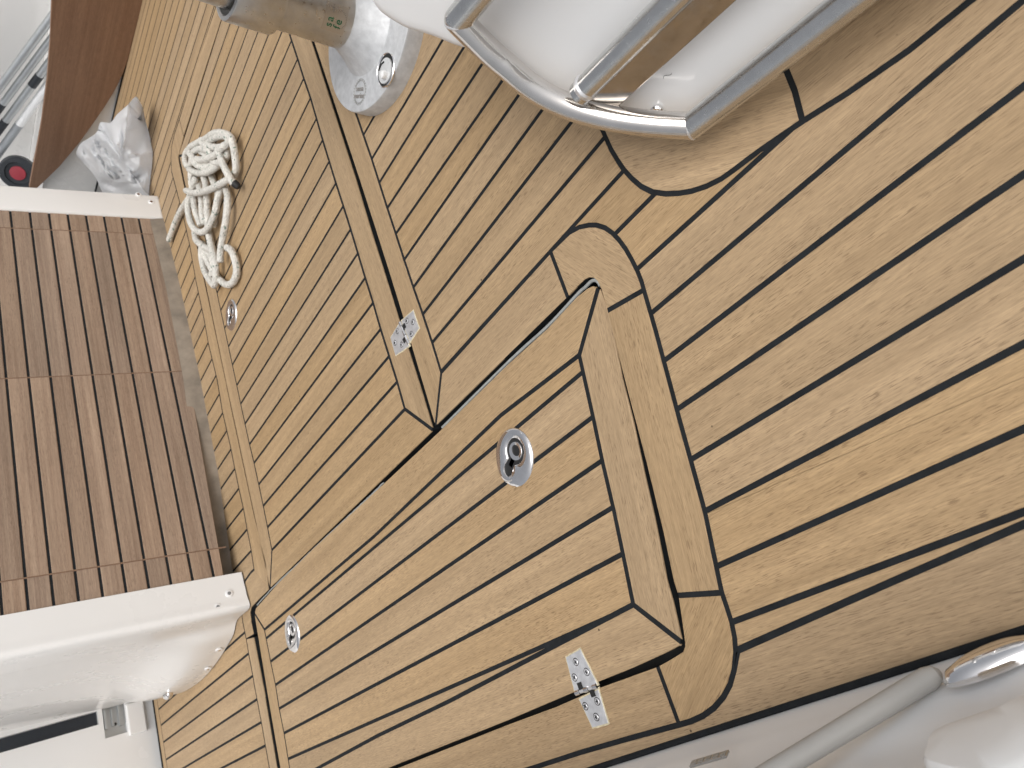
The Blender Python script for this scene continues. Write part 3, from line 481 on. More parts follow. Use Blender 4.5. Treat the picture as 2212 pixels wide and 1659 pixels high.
# ---------------------------------------------------------------- flush lift rings
def figure8(s=1.0, n=48):
    """outline of the finger recess: two joined lobes, long axis = +x"""
    out = []
    for k in range(n):
        a = 2 * math.pi * k / n
        # union of a small circle (left) and a larger ring lobe (right), blended
        best = 0
        d = Vector((math.cos(a), math.sin(a)))
        for cx, r in ((-.0165, .0085), (.0085, .0150)):
            b = cx * d.x; disc = b * b - (cx * cx - r * r)
            if disc > 0:
                t = b + math.sqrt(disc); best = max(best, t)
        best = max(best, .0085)
        out.append((d.x * best * s, d.y * best * s))
    for _ in range(2): out = [((out[i - 1][0] + 2 * out[i][0] + out[(i + 1) % n][0]) / 4, (out[i - 1][1] + 2 * out[i][1] + out[(i + 1) % n][1]) / 4) for i in range(n)]
    return out
def flush_handle(x, y, rot, parent):
    n = 48; ca, sa = math.cos(rot), math.sin(rot)
    def T(p, z): return (x + p[0] * ca - p[1] * sa, y + p[0] * sa + p[1] * ca, z)
    ov = [(.0382 * math.cos(2 * math.pi * k / n), .0365 * math.sin(2 * math.pi * k / n)) for k in range(n)]
    f8 = figure8(1.0, n)
    def mixr(t): return [(o[0] * (1 - t) + i[0] * t, o[1] * (1 - t) + i[1] * t) for o, i in zip(ov, f8)]
    f8 = [(p[0] * 1.12, p[1] * 1.12) for p in f8]
    rings = [[T(p, -.004) for p in ov], [T(p, .0005) for p in ov], [T(p, .0019) for p in mixr(.08)], [T(p, .0034) for p in mixr(.25)],
             [T(p, .0041) for p in mixr(.55)], [T(p, .0034) for p in mixr(.93)], [T(p, .0020) for p in f8], [T([q * .98 for q in p], -.0010) for p in f8]]
    mb = MB(); mb.loft(rings, False, False); h = mb.build('flush_handle', M_chrome, parent, angle=50)
    # pivoting ring set in the recess
    mb = MB(); lob = []
    g8 = figure8(.86, n)
    cup = [(.0105 + .0068 * math.cos(2 * math.pi * k / n) , .0080 * math.sin(2 * math.pi * k / n)) for k in range(n)]
    # lever body as ring between g8-like lobe and finger cup
    outer = [(.0095 + .0125 * math.cos(2 * math.pi * k / n), .0125 * math.sin(2 * math.pi * k / n)) for k in range(n)]
    mb.loft([[T(p, -.004) for p in outer], [T(p, .0012) for p in outer], [T(((p[0] - .0095) * .93 + .0095, p[1] * .93), .0026) for p in outer],
             [T(p, .0020) for p in cup], [T(((p[0] - .0095) * .9 + .0095, p[1] * .9), -.0002) for p in cup], [T(((p[0] - .0095) * .8 + .0095, p[1] * .8), -.0003) for p in cup]], True, False)
    mc = MB(); mc.loft([[T(((p[0] - .0095) * .85 + .0095, p[1] * .85), -.0010) for p in cup], [T(((p[0] - .0095) * .86 + .0095, p[1] * .86), .0002) for p in cup]], True, True); mc.build('finger_cup', M_slot, h, False)
    mb.box(T((-.0085, 0), -.0005), .0055, .0035, .0016, (Vector((ca, sa, 0)), Vector((-sa, ca, 0)), Vector((0, 0, 1))))
    mb.tube([T((-.0165, -.0035), -.002), T((-.0195, -.0015), -.001), T((-.0195, .0018), -.001), T((-.0165, .0035), -.002)], .0011, 8)
    mb.build('lift_ring', M_chrome, h, angle=50)
    mb = MB(); mb.loft([[T([q * .95 for q in p], -.0006) for p in f8], [T([q * .985 for q in p], .0011) for p in f8]], True, True)
    mb.build('recess_floor', M_slot, h, False)
flush_handle(.259, .644, math.radians(-88 + 90 - 62), lidH)
flush_handle(.258, 1.455, math.radians(-52), lidH)
flush_handle(.996, 1.391, math.radians(-62), lidL)

# ---------------------------------------------------------------- hinges
def screw(x, y, z, r, parent, rot=0):
    mb = MB(); mb.lathe([(r, -.0005), (r, .0003), (r * .82, .0007), (r * .3, .0005)], (x, y, z), seg=20)
    s = mb.build('screw', M_hinge, parent)
    mb = MB()
    for a in (rot, rot + math.pi / 2):
        mb.box((x, y, z + .0008 + (0 if a == rot else .0001)), r * .62, r * .13, .0002, (Vector((math.cos(a), math.sin(a), 0)), Vector((-math.sin(a), math.cos(a), 0)), Vector((0, 0, 1))))
    mb.lathe([(r * 1.25, -.0003), (r * 1.25, .00006)], (x, y, z), seg=20)
    mb.build('screw_slot', M_slot, parent, False)
def hinge(parent, leaves, axis, screws, kr=.0032, nk=5, jag=0):
    h = empty('hinge', (0, 0, 0)); h.parent = parent; h.location = Vector((axis[0][0], axis[0][1], 0)) - Vector(parent.location)
    bpy.context.view_layer.update()
    a0 = Vector((*axis[0], 0)); a1 = Vector((*axis[1], 0)); ad = (a1 - a0)
    for L in leaves:
        P = ccw([tuple(p) for p in L])
        mb = MB(); mb.prism(P, -.001, .0012, .0004); mb.build('leaf', M_hinge, h, False)
        O = inset(P, -.0016); J = []
        for i in range(len(O)):
            p, q = Vector(O[i]), Vector(O[(i + 1) % len(O)])
            for k in range(7):
                t = k / 7; w = p.lerp(q, t); J.append((w.x + random.uniform(-.0005, .0005), w.y + random.uniform(-.0005, .0005)))
        mb = MB(); mb.prism(J, -.001, .0003); mb.build('putty', M_putty, h, False)
    for k in range(nk):
        p = a0 + ad * (k / nk + .01); q = a0 + ad * ((k + 1) / nk - .01)
        if k in (1, 3): 
            sd_ = Vector((-ad.y, ad.x, 0)).normalized() * kr * (1.5 if k == 1 else -1.5)
            mb = MB(); mb.box((p + q) / 2 + Vector((0, 0, .0012)) + sd_, (q - p).length / 2, kr * 1.5, .0009, (ad.normalized(), Vector((-ad.y, ad.x, 0)).normalized(), Vector((0, 0, 1)))); mb.build('knuckle_gap', M_slot, h, False)
        mb = MB(); mb.tube([p + Vector((0, 0, .0008)), q + Vector((0, 0, .0008))], kr if k % 2 == 0 else kr * .72, 14); mb.build('knuckle', M_chrome if k % 2 == 0 else M_hinge, h)
    for i, s in enumerate(screws): screw(s[0], s[1], .0012, .0037, h, rot=.4 + i * .9)
hinge(lidH, [MISC['hingeH_top'], MISC['hingeH_bot']], MISC['hingeH_axis'], MISC['hingeH_screws'])
hinge(lidL, [MISC['hingeL_left'], MISC['hingeL_right']], MISC['hingeL_axis'], MISC['hingeL_screws'])

# ---------------------------------------------------------------- teak fronted bench across the far end
B0 = Vector((1.00039, 1.69, .02526)); SU = Vector((.99874, .05015, .00143)).normalized(); UP = Vector((-.01068, .18482, .98271)).normalized(); NN = SU.cross(UP).normalized()
if NN.y > 0: NN = -NN      # towards the camera
def PW(u, v, w=0): return B0 + SU * u + UP * v + NN * w
bench = empty('bench', (1.0, 1.75, 0), label='white moulded bench base with dark teak slatted front at the far end', category='bench')
kerfs = [(-.5435, -.514), (-.4727, -.4400), (.0242, .0555), (.5036, .535), (.5620, .605)]
def kf(i, v): a, b = kerfs[i]; lo = (.022, .435) if i < 2 else (-.002, .40); t = (v - lo[0]) / (lo[1] - lo[0]); return a + (b - a) * t
vs = [.0] + [.0367 + .0438 * k for k in range(0, 17)]
for r_ in range(len(vs) - 1):
    for cidx in range(4):
        g = .0027; v0, v1 = vs[r_] + (g if r_ else 0), vs[r_ + 1] - g
        e0 = .0014 if cidx else -.012; e1 = .0014 if cidx < 3 else -.004
        if r_ == 0:   # lower edge runs slightly up towards the near end
            lo0 = v0 - .005 + (.022 if cidx == 0 else (.010 if cidx == 1 else 0)); lo1 = v0 - .005 + (.019 if cidx == 0 else (.0 if cidx == 1 else 0))
            if cidx == 1: lo0 = v0 + .014; lo1 = v0 - .004
        else: lo0 = lo1 = v0
        q = [(kf(cidx, lo0) + e0, lo0), (kf(cidx + 1, lo1) - e1, lo1), (kf(cidx + 1, v1) - e1, v1), (kf(cidx, v1) + e0, v1)]
        qi = inset(q, .0009)
        V = [PW(u, v, -.010) for u, v in q] + [PW(u, v, -.0008) for u, v in q] + [PW(u, v, 0) for u, v in qi]
        F = [(j, (j + 1) % 4, (j + 1) % 4 + 4, j + 4) for j in range(4)] + [(j + 4, (j + 1) % 4 + 4, (j + 1) % 4 + 8, j + 8) for j in range(4)] + [(8, 9, 10, 11)]
        ou, ov = random.uniform(-30, 30), random.uniform(-9, 9)
        U = [((p - B0).dot(SU) + ou, (p - B0).dot(UP) + ov) for p in V]
        obj('slat', V, F, M_teak_wall, bench, False, U)
mb = MB(); mb.add([PW(-.545, .022, -.0016), PW(-.13, .006, -.0016), PW(.575, .0, -.0016), PW(.62, .78, -.0016), PW(-.50, .78, -.0016)], [(0, 1, 2, 3, 4)]); mb.build('slat_caulking', M_caulk, bench, False)
for i in (1, 2, 3):
    mb = MB(); mb.add([PW(kf(i, v) + d_, v, -.0012) for v, d_ in ((-.002, -.0018), (-.002, .0018), (.78, .0018), (.78, -.0018))], [(0, 1, 2, 3)])
    mb.build('saw_groove', M_groove, bench, False)
# kick strip under the slats
mb = MB(); pts = [(.47, 1.722), (.72, 1.684), (1.0, 1.674), (1.3, 1.683), (1.56, 1.706)]
V = []
for (x_, y_), zt in zip(pts, (.060, .050, .038, .034, .034)): V += [(x_, y_, -.004), (x_, y_ + .004, .012), (x_, y_ + .012 if x_ > .6 else y_ - .02, zt)]
F = []
for i in range(4):
    for j in range(2): F.append((i * 3 + j, (i + 1) * 3 + j, (i + 1) * 3 + j + 1, i * 3 + j + 1))
mb.add(V, F); mb.build('kick_strip', M_kick, bench)
# white posts
def slabbox(u0, v0, u1, v1, du, w0, w1):   # sheared box in the bench front frame
    return [PW(u0, v0, w) for w in (w0,)] 
def post(name, q, w0, w1, bevel):
    mb = MB(); mb.add([PW(u, v, w0) for u, v in q] + [PW(u, v, w1) for u, v in q], [(3, 2, 1, 0), (4, 5, 6, 7)] + [(j, (j + 1) % 4, (j + 1) % 4 + 4, j + 4) for j in range(4)])
    return mb.build(name, M_gel2, bench, bevel=bevel)
post('side_post', [(.560, -.030), (.654, -.030), (.720, .80), (.632, .80)], -.5, .006, .007)
# near side: front face rolls round into the side panel
rows = []
for v, y2, x2, bulge in ((-.022, 2.05, .315, 0), (.05, 2.05, .315, .006), (.15, 2.05, .33, .010), (.3, 2.05, .345, .010), (.5, 2.05, .36, .008), (.8, 2.05, .38, .005)):
    r_ = [PW(-.5435 + (.030 * v / .43) + .001, v, -.02), PW(-.5435 + (.030 * v / .43) + .001, v, .004), PW(-.60 + .035 * v / .43, v, .006), PW(-.628 + .028 * v / .43, v, .001)]
    z = r_[3].z; sh = .18 * max(0, z)
    zz = max(z, -.002)
    prof = [(.372, 1.745), (.350, 1.79), (.338, 1.85), (.326, 1.93), (.316, 2.04), (.315, 2.15), (.325, 2.30), (.352, 2.47), (.385, 2.60), (.397, 2.70)]
    for (px, py) in prof:
        t = min(1, max(0, (zz - .03) / .20)); t = t * t * (3 - 2 * t); px2 = px + (.372 + .05 * max(0, zz - .02) + .026 * (py - 1.75) - px) * t
        lean = sh * max(0, 1 - (py - 1.7) / .9)
        r_.append(Vector((px2 - bulge * .3, py + lean, zz)))
    rows.append(r_)
mb = MB(); nn_ = len(rows[0])
sm = []
for j in range(nn_):
    colp = smooth_path([rows[i][j] for i in range(len(rows))], 5); sm.append(colp)
rr = [[sm[j][i] for j in range(nn_)] for i in range(len(sm[0]))]
rr2 = []
for r_ in rr: rr2.append([r_[0], r_[1]] + smooth_path(r_[2:], 4))
mb.loft(rr2, False, False, closed=False); mb.build('side_panel', M_gel2, bench, angle=50)
mb = MB(); mb.box((.98, 2.2, .83), .66, .42, .01); mb.build('seat_top', M_gel, bench, bevel=.006)
def bolt(p, n_, r, parent, m=M_chrome):
    mb = MB(); mb.lathe([(r, -.001), (r, .0006), (r * .8, .0016), (r * .45, .0018)], p, n_, 18); b = mb.build('bolt', M_gel, parent)
    mb = MB(); mb.lathe([(r * .5, .0017), (r * .46, .0021)], p, n_, 14); mb.build('bolt_head', m, b)
for u, v in ((.6545, .0251), (.6252, -.0050), (-.5865, .0134), (-.6100, .0420)): bolt(PW(u, v, .0062), NN, .0085, bench)
mb = MB(); mb.lathe([(.020, 0), (.019, .006), (.012, .011), (.003, .013)], (.3180, 2.22, .060), (-1, -.06, .1), 26, sy=.62, sx=1.0); mb.build('side_light', M_chrome, bench)
for p in ((.335, 1.86, .02), (.318, 1.98, .018), (.317, 2.13, .012)): bolt(p, (-1, -.2, .15), .0085, bench)

# second white bulkhead with the window slot
bulk = empty('cabin_bulkhead', (0, 2.7, 0), label='white cabin bulkhead with dark slot window and aluminium catch beyond the bench', category='bulkhead')
YB = 2.70
def holed(name, x0, x1, z0, z1, hx0, hx1, hz0, hz1, y, parent, m, depth=.03):
    mb = MB()
    O = [(x0, z0), (x1, z0), (x1, z1), (x0, z1)]; Hh = [(hx0, hz0), (hx1, hz0), (hx1, hz1), (hx0, hz1)]
    V = [(x, y, z) for x, z in O] + [(x, y, z) for x, z in Hh] + [(x, y + depth, z) for x, z in Hh]
    F = [(j, (j + 1) % 4, (j + 1) % 4 + 4, j + 4) for j in range(4)] + [(j + 4, (j + 1) % 4 + 4, (j + 1) % 4 + 8, j + 8) for j in range(4)]
    mb.add(V, F); return mb.build(name, m, parent, False)
holed('panel', -.6, .415, .142, 1.0, .356, .397, .150, .80, YB, bulk, M_gel)
mb = MB(); mb.box((.3765, YB + .022, .475), .024, .002, .33); mb.build('window', M_glass, bulk, False)
holed('panel', -.6, .415, -.01, .142, .31, .398, .075, .137, YB, bulk, M_gel, .018)
mb = MB(); mb.box((.354, YB + .016, .106), .046, .003, .033); mb.box((.366, YB + .008, .090), .030, .008, .004); mb.box((.366, YB + .008, .130), .030, .008, .004); mb.box((.366, YB + .010, .110), .026, .006, .003)
mb.build('catch', M_alu, bulk, False, bevel=.0008)
mb = MB(); mb.lathe([(.005, 0), (.0045, .002)], (.345, YB + .0125, .104), (0, -1, 0), 14); mb.build('catch_screw', M_slot, bulk)
mb = MB(); mb.box((.344, YB - .004, .047), .048, .008, .026); mb.build('pocket', M_gel, bulk, False, bevel=.005)
mb = MB(); mb.tube([(-.5, 2.66, 0), (-.1, 2.66, 0), (.405, 2.66, 0)], .0035, 8); mb.build('edge_caulk', M_caulk, bulk)

# ---------------------------------------------------------------- far side moulding, board, poles
sm_ = empty('side_moulding', (2.4, 1.6, 0), label='white hull side moulding with a ledge behind the brown board', category='hull side')
mb = MB(); prof = [(2.290, -.03), (2.291, .06), (2.294, .158), (2.300, .170), (2.315, .174), (2.60, .172), (2.635, .18), (2.65, .22), (2.66, .8), (2.70, 1.1)]
prof = [tuple(p)[:2] for p in smooth_path([(x, z, 0) for x, z in prof], 4)]
ys = [-.6, 0, .5, 1.0, 1.5, 2.0, 2.4, 2.8, 3.2]
mb.loft([[(x, y, z) for x, z in prof] for y in ys], False, False, closed=False); mb.build('moulding', M_gel2, sm_, angle=40)
mb = MB(); mb.tube([(2.283, y, .0) for y in (-.6, .5, 1.5, 2.0, 2.5)], .0035, 8); mb.build('edge_caulk', M_caulk, sm_)
low = [(-.5, -.001), (1.0, -.001), (1.55, .0), (1.74, .001)] + MISC['board_low']; top = [(2.409, .218), (2.30, .2162), (2.09, .2118), (1.887, .2144), (1.734, .2217), (1.604, .232), (1.2, .262), (.6, .30), (-.5, .34)]
P = ccw([tuple(p) for p in low[:-1]] + [(2.409, .195)] + top); n = len(P)
V = [(2.2865, y, z) for y, z in P] + [(2.2715, y, z) for y, z in P]
V2 = [(2.2700, y, z) for y, z in inset(P, .0015)]
mb = MB(); F = [tuple(range(n)), tuple(2 * n + j for j in range(n - 1, -1, -1))] + [(j, j + n, (j + 1) % n + n, (j + 1) % n) for j in range(n)] + [(j + n, j + 2 * n, (j + 1) % n + 2 * n, (j + 1) % n + n) for j in range(n)]
o = obj('wooden_board', V + V2, F, M_mahogany, None, False, [(p[1], p[2]) for p in V + V2], label='reddish brown wooden board with curved lower edge standing along the deck edge', category='board')
XP = 2.55
def pole(name, a, b, r, m, label, bands=(), tip=None):
    a = Vector((XP, *a)); b = Vector((XP, *b)); d = (b - a)
    root = empty(name, tuple(b), label=label, category='pole'); root['group'] = 'poles leaning behind the board'
    mb = MB(); mb.tube([a - d * 1.2, a, b], r, 18); mb.build('shaft', m, root)
    for t0, t1, rr_, mm, nm in bands:
        mb = MB(); mb.tube([a + d * t0, a + d * t1], rr_, 18); mb.build(nm, mm, root)
    return root
pole('boat_hook', (1.8634, 0.1849), (2.2564, 0.3235), 0.0136, M_alu, 'silver pole, the one nearest the photo edge, behind the brown board')
pole('boat_hook', (1.9528, 0.1774), (2.2757, 0.2909), 0.0126, M_alu, 'silver pole with a black end, second from the photo edge behind the board', [(1.0, 1.35, 0.0129, M_black, 'end_cap')])
pole('boat_hook', (2.0564, 0.1731), (2.3567, 0.2769), 0.0136, M_alu, 'silver pole with a black sleeve halfway and a black end', [(.18, .36, 0.0147, M_black, 'sleeve'), (1.0, 1.4, 0.0143, M_black, 'end_cap')])
pole('brush_pole', (2.1599, 0.1676), (2.3629, 0.2338), 0.0141, M_polewhite, 'thicker white pole with a grey handle nearest the board', [(1.0, 2.15, 0.0149, M_grey, 'handle')])

mb = MB(); mb.lathe([(.062, .0), (.066, .006), (.066, .03), (.060, .036), (.045, .037), (.043, .031), (.030, .030)], (2.50, 2.565, .222), (-.86, -.5, .25), 40)
fe = mb.build('fender', M_black, None, label='black round fender end with a dark red centre beside the poles', category='fender')
mb = MB(); mb.lathe([(.028, .030), (.027, .034), (.012, .036)], (2.50, 2.565, .222), (-.86, -.5, .25), 30); mb.build('centre_cap', M_red, fe)

# ---------------------------------------------------------------- plastic bag
def bag():
    BC = (1.819, 1.7466, 0.075)
    BP = [(1.9094, 1.58, 0.05), (1.8277, 1.5495, 0.09), (1.861, 1.6164, 0.1), (1.8734, 1.6648, 0.11), (1.9336, 1.7258, 0.12), (1.9077, 1.7436, 0.13), (1.9939, 1.8573, 0.13), (2.0766, 1.9647, 0.13), (2.1356, 2.0681, 0.12), (2.1137, 2.0818, 0.1), (2.0086, 2.0374, 0.08), (2.0193, 2.1063, 0.05), (2.0047, 2.1372, 0.02), (1.7164, 1.8075, 0.0), (1.7202, 1.7836, 0.0), (1.7515, 1.7305, 0.0), (1.7882, 1.6794, 0.0), (1.8274, 1.678, 0.0), (1.8762, 1.658, 0.01), (1.8953, 1.6132, 0.03)]
    n = 56; c0 = Vector(BC)
    out = smooth_path([Vector(p) for p in BP], 5, closed=True); n = len(out)
    V = []; F = []; R_ = 34
    vdir = (Vector((0, 0, .588)) - c0).normalized()
    for i in range(R_ + 1):
        t = i / R_
        for k in range(n):
            p = c0.lerp(out[k], t)
            q = p + Vector((noise.noise(p * 7), noise.noise(p * 7 + Vector((9, 1, 4))), noise.noise(p * 7 + Vector((2, 8, 5))))) * .07
            def rg(x): return (1 - abs(noise.noise(x)) * 2.6)
            e1 = rg(q * 7.5 + Vector((.3, 0, 0))); e2 = rg(Vector((q.x * 22, q.y * 9, q.z * 16)) + Vector((5, 3, 1))); e3 = rg(q * 34 + Vector((1, 7, 3)))
            env = (1 - t ** 2.4)
            h = env * .05 + (.050 * (e1 - .45) + .034 * (e2 - .4) + .016 * (e3 - .4)) * (1 - t ** 5)
            pp = p + vdir * h
            pp.z = max(pp.z, .003)
            V.append(tuple(pp))
    for i in range(R_):
        for k in range(n):
            F.append((i * n + k, i * n + (k + 1) % n, (i + 1) * n + (k + 1) % n, (i + 1) * n + k))
    # back of the bag, tucked down to the deck
    base = len(V)
    for k in range(n):
        p = out[k] - vdir * .03 - (out[k] - c0) * .12; V.append((p.x, p.y, max(.001, min(p.z, out[k].z * .5))))
    for k in range(n): F.append((R_ * n + k, R_ * n + (k + 1) % n, base + (k + 1) % n, base + k))
    F.append(tuple(range(base + n - 1, base - 1, -1)))
    o = obj('plastic_bag', V, F, M_bag, None, True, label='crumpled white plastic bag lying at the corner of deck and bench post', category='bag')
    bm = bmesh.new(); bm.from_mesh(o.data); bmesh.ops.remove_doubles(bm, verts=bm.verts, dist=.0002); bm.to_mesh(o.data); bm.free()
bag()

# ---------------------------------------------------------------- rope
rope = empty('rope', (1.15, 1.37, 0), label='coiled off-white mooring rope with green flecks lying on the far hatch', category='rope')
def rope_strand(path, r=.0083):
    P = smooth_path([Vector(p) for p in path], 7); seg = 12; rings = []; us = []
    L = 0; side = None
    for i, p in enumerate(P):
        t = (P[min(i + 1, len(P) - 1)] - P[max(i - 1, 0)]).normalized()
        if side is None: side = t.cross(Vector((0, 0, 1))).normalized()
        side = (side - t * side.dot(t)).normalized(); nr = side.cross(t)
        if i: L += (p - P[i - 1]).length
        rr = r * (1 + .04 * math.sin(L * 900)) * (.8 if i in (0, len(P) - 1) else 1)
        rings.append([tuple(p + (side * math.cos(a) + nr * math.sin(a)) * rr) for a in [2 * math.pi * k / seg for k in range(seg)]]); us += [(L, k / seg + L * 6) for k in range(seg)]
    mb = MB(); mb.loft(rings)
    return obj('strand', mb.v, mb.f, M_rope, rope, True, us)
for k_, pth in enumerate(MISC['rope']):
    P_ = [(x * 1e-4, y * 1e-4, max(z * 1e-4, .0088)) for x, y, z in pth]
    rope_strand(P_)
e_ = MISC['rope'][2]; a = Vector(e_[-2]) * 1e-4; b = Vector(e_[-1]) * 1e-4; d = (b - a).normalized()
mb = MB(); mb.tube([b - d * .003, b + d * .006, b + d * .012], [.0088, .0088, .0065], 12); mb.build('burnt_end', M_slot, rope)

# ---------------------------------------------------------------- table pedestal
CX, CY = .985, .580
ped = empty('table_pedestal', (CX, CY, 0), label='steel table leg on round cast base plate with green sticker', category='table leg')
mb = MB(); mb.lathe([(.1315, -.001), (.1315, .0235), (.1305, .0262), (.128, .0275), (.05, .0279)], (CX, CY, 0), seg=96); mb.build('base_plate', M_cast, ped, angle=30)
mb = MB(); mb.lathe([(.078, .0270), (.076, .0285), (.067, .038), (.056, .052), (.047, .066), (.046, .070)], (CX, CY, 0), seg=64); mb.build('socket', M_cast, ped, angle=40)
mb = MB(); mb.lathe([(.044, .0600), (.0462, .0622), (.0462, .068), (.0462, .215), (.040, .22)], (CX, CY, 0), seg=64); mb.build('lower_tube', M_brush, ped)
mb = MB(); mb.lathe([(.0425, .0585), (.0485, .0590), (.0485, .0620), (.0465, .0626)], (CX, CY, 0), seg=64); mb.build('tube_ring', M_steel, ped)
mb = MB(); prof = [(.0462, .172), (.0555, .174), (.0565, .177), (.0565, .236), (.0555, .239), (.0500, .240), (.0485, .238), (.0485, .226), (.040, .225)]
mb.lathe(prof, (CX, CY, 0), seg=64); mb.build('collar', M_brush, ped)
mb = MB(); mb.lathe([(.0405, .22), (.0405, .70), (.038, .705)], (CX, CY, 0), seg=64); mb.build('upper_tube', M_brush, ped)
# locking knob ring in the plate
kx, ky = .876, .574
mb = MB(); mb.lathe([(.0255, .0270), (.0255, .0288), (.0243, .0300), (.0232, .0288), (.0228, .0270)], (kx, ky, 0), seg=48); kn = mb.build('lock_ring', M_chrome, ped)
mb = MB(); mb.lathe([(.0230, .0272), (.0230, .0284), (.0100, .0285)], (kx, ky, 0), seg=48); mb.build('ring_groove', M_slot, kn)
mb = MB(); mb.lathe([(.0188, .0283), (.0186, .0304), (.0160, .0312), (.004, .0308)], (kx - .0015, ky + .0006, 0), seg=48); mb.build('lock_disc', plain('pale_disc', (.66, .67, .67), .3, .2), kn)
mb = MB(); mb.tube([(kx + .010, ky + .011, .0312), (kx + .013, ky + .002, .0312), (kx + .010, ky - .006, .0312)], .0014, 8); mb.build('lock_slot', M_slot, kn)
mb = MB(); mb.lathe([(.0062, .0300), (.0066, .0350), (.0055, .0385), (.0020, .0400)], (kx - .0115, ky + .001, 0), seg=24); mb.build('lock_pin', M_gel, kn)
# embossed oval maker's mark
def text_mesh(txt, size, bold=0, extrude=.0003, spacing=1.0):
    cu = bpy.data.curves.new('lettering', 'FONT'); cu.body = txt; cu.size = size; cu.align_x = 'CENTER'; cu.align_y = 'CENTER'; cu.extrude = extrude; cu.offset = bold; cu.resolution_u = 3; cu.space_character = spacing
    to = bpy.data.objects.new('lettering', cu); COL.objects.link(to); bpy.context.view_layer.update()
    me = bpy.data.meshes.new_from_object(to); bpy.data.objects.remove(to)
    v = [tuple(x.co) for x in me.vertices]; f = [tuple(p.vertices) for p in me.polygons]; return v, f
ex, ey, ez = .911, .648, .0280; er = Vector((-.72, -.694, 0)); eu = Vector((.694, -.72, 0))
M_emb = plain('worn_emboss', (.30, .28, .26), .6, .2, var=.2, scale=200)
mb = MB()
mb.lathe([(.0178, -.0012), (.0178, .0005), (.0172, .0009), (.0166, .0005), (.0166, -.0012)], (ex, ey, ez), seg=48)
for k in range(26):
    a = 2 * math.pi * k / 26; mb.lathe([(.0013, -.0004), (.0011, .0006), (.0004, .0011)], (ex + .0196 * math.cos(a), ey + .0196 * math.sin(a), ez), seg=8)
emb = mb.build('emblem', M_castside, ped)
for txt, dy in (('sessa', .0048), ('marine', -.0062)):
    v, f = text_mesh(txt, .0120, .00002); 
    V = [tuple(Vector((ex, ey, ez + .0004)) + er * p[0] + eu * (p[1] + dy) + Vector((0, 0, p[2] + .0003))) for p in v]
    obj('lettering', V, f, M_emb, emb)
# sticker lettering on the tube
az0 = math.atan2(-CY, -CX) - .12
def on_tube(x, z, h=.0003): a = az0 + x / .0463; return (CX + (.0463 + h) * math.cos(a), CY + (.0463 + h) * math.sin(a), z)
V = []; F = []
for i in range(9):
    for j in range(2): V.append(on_tube(-.020 + .005 * i, .0800 if j == 0 else .1150, .0002))
F = [(2 * i, 2 * i + 2, 2 * i + 3, 2 * i + 1) for i in range(8)]
st = obj('sticker', V, F, plain('clear_film', (.50, .47, .43), .30, .9, var=.05), ped, True)
for txt, z in (('sa', .1060), ('fe', .0925)):
    v, f = text_mesh(txt, .0165, .0001, 0, 1.2)
    obj('lettering', [on_tube(p[0] - .006, z + p[1], .0006) for p in v], f, M_green, st)
mb = MB()
for k in range(15):
    a = math.radians(-150 + 120 * k / 14); x_, z_ = .0145 * math.cos(a), .0985 + .0165 * math.sin(a)
    p = Vector(on_tube(x_, z_, .0006)); q = Vector(on_tube(x_ * 1.1, .0985 + (z_ - .0985) * 1.1, .0006)); mb.tube([p, q], .0003, 5)
for k in range(6): p = Vector(on_tube(.008 + .002 * k, .1020, .0006)); q = Vector(on_tube(.008 + .002 * k, .1042 + .0006 * (k % 2), .0006)); mb.tube([p, q], .0003, 5)
mb.build('fine_print', M_greyprint, st, False)

# ---------------------------------------------------------------- white moulded step and its steel rail
slab = empty('moulded_pod', (.7, .1, 0), label='white moulded seat pod with rounded edge behind the steel rail', category='seat pod')
nr = Vector(MISC['nr']).normalized(); bd = Vector(MISC['bdir']).normalized(); ad_ = nr.cross(bd).normalized()
if ad_.z < 0: ad_ = -ad_
F0 = [Vector(p) for p in MISC['slab']]
F0 = smooth_path(F0, 3)
F0 = F0 + [F0[-1] - bd * .10, F0[-1] - bd * .14 + ad_ * .38, F0[0] - bd * .06 + ad_ * .24]  # unseen upper part of the pod, extended to block sky light off the deck
cen = sum(F0, Vector()) / len(F0)
def edge_in(P, w):
    n = len(P); o = []
    c2 = [((p - cen).dot(bd), (p - cen).dot(ad_)) for p in P]; q = ccw(c2); flip = q != c2
    qi = inset(q, w); qi = qi[::-1] if flip else qi
    return [cen + bd * x + ad_ * y + nr * ((p - cen).dot(nr)) for (x, y), p in zip(qi, P)]
back = Vector((.80, -.50, -.10))
rings = [[p * .78 + cen * .22 + back * .16 for p in F0], [p * .93 + cen * .07 + back * .05 for p in F0], [p - nr * .012 for p in F0], [p - nr * .006 for p in edge_in(F0, .0008)],
         [p - nr * .0022 for p in edge_in(F0, .004)], [p - nr * .0006 for p in edge_in(F0, .009)], [p for p in edge_in(F0, .016)]]
mb = MB(); mb.loft(rings, True, True); mb.build('body', M_gel, slab, angle=70)
mb = MB(); mb.prism(ccw([(.50, .17), (.44, .10), (.42, -.05), (.45, -.24), (.98, -.24), (.98, .30), (.80, .36), (.62, .27)]), -.02, .085, .012); mb.build('plinth', M_gel2, slab, False)
sp = Vector(MISC['snap'][0]); mb = MB(); mb.lathe([(.0058, 0), (.0062, .003), (.0050, .0045), (.0045, .003), (.002, .0028)], sp, nr, 24); mb.build('snap_fastener', M_chrome, slab)
hp = []
for k in range(9): hp.append(sp + bd * (-.030 - .0012 * k) + ad_ * (.020 + .0016 * math.sin(k * .7)) + nr * .0006)
mb = MB(); mb.tube(hp, .00022, 5); mb.build('hair', M_black, slab)
rail = empty('ladder_rail', (.55, .25, 0), label='bent stainless steel ladder rail standing in front of the white seat pod', category='rail')
RR = .0122
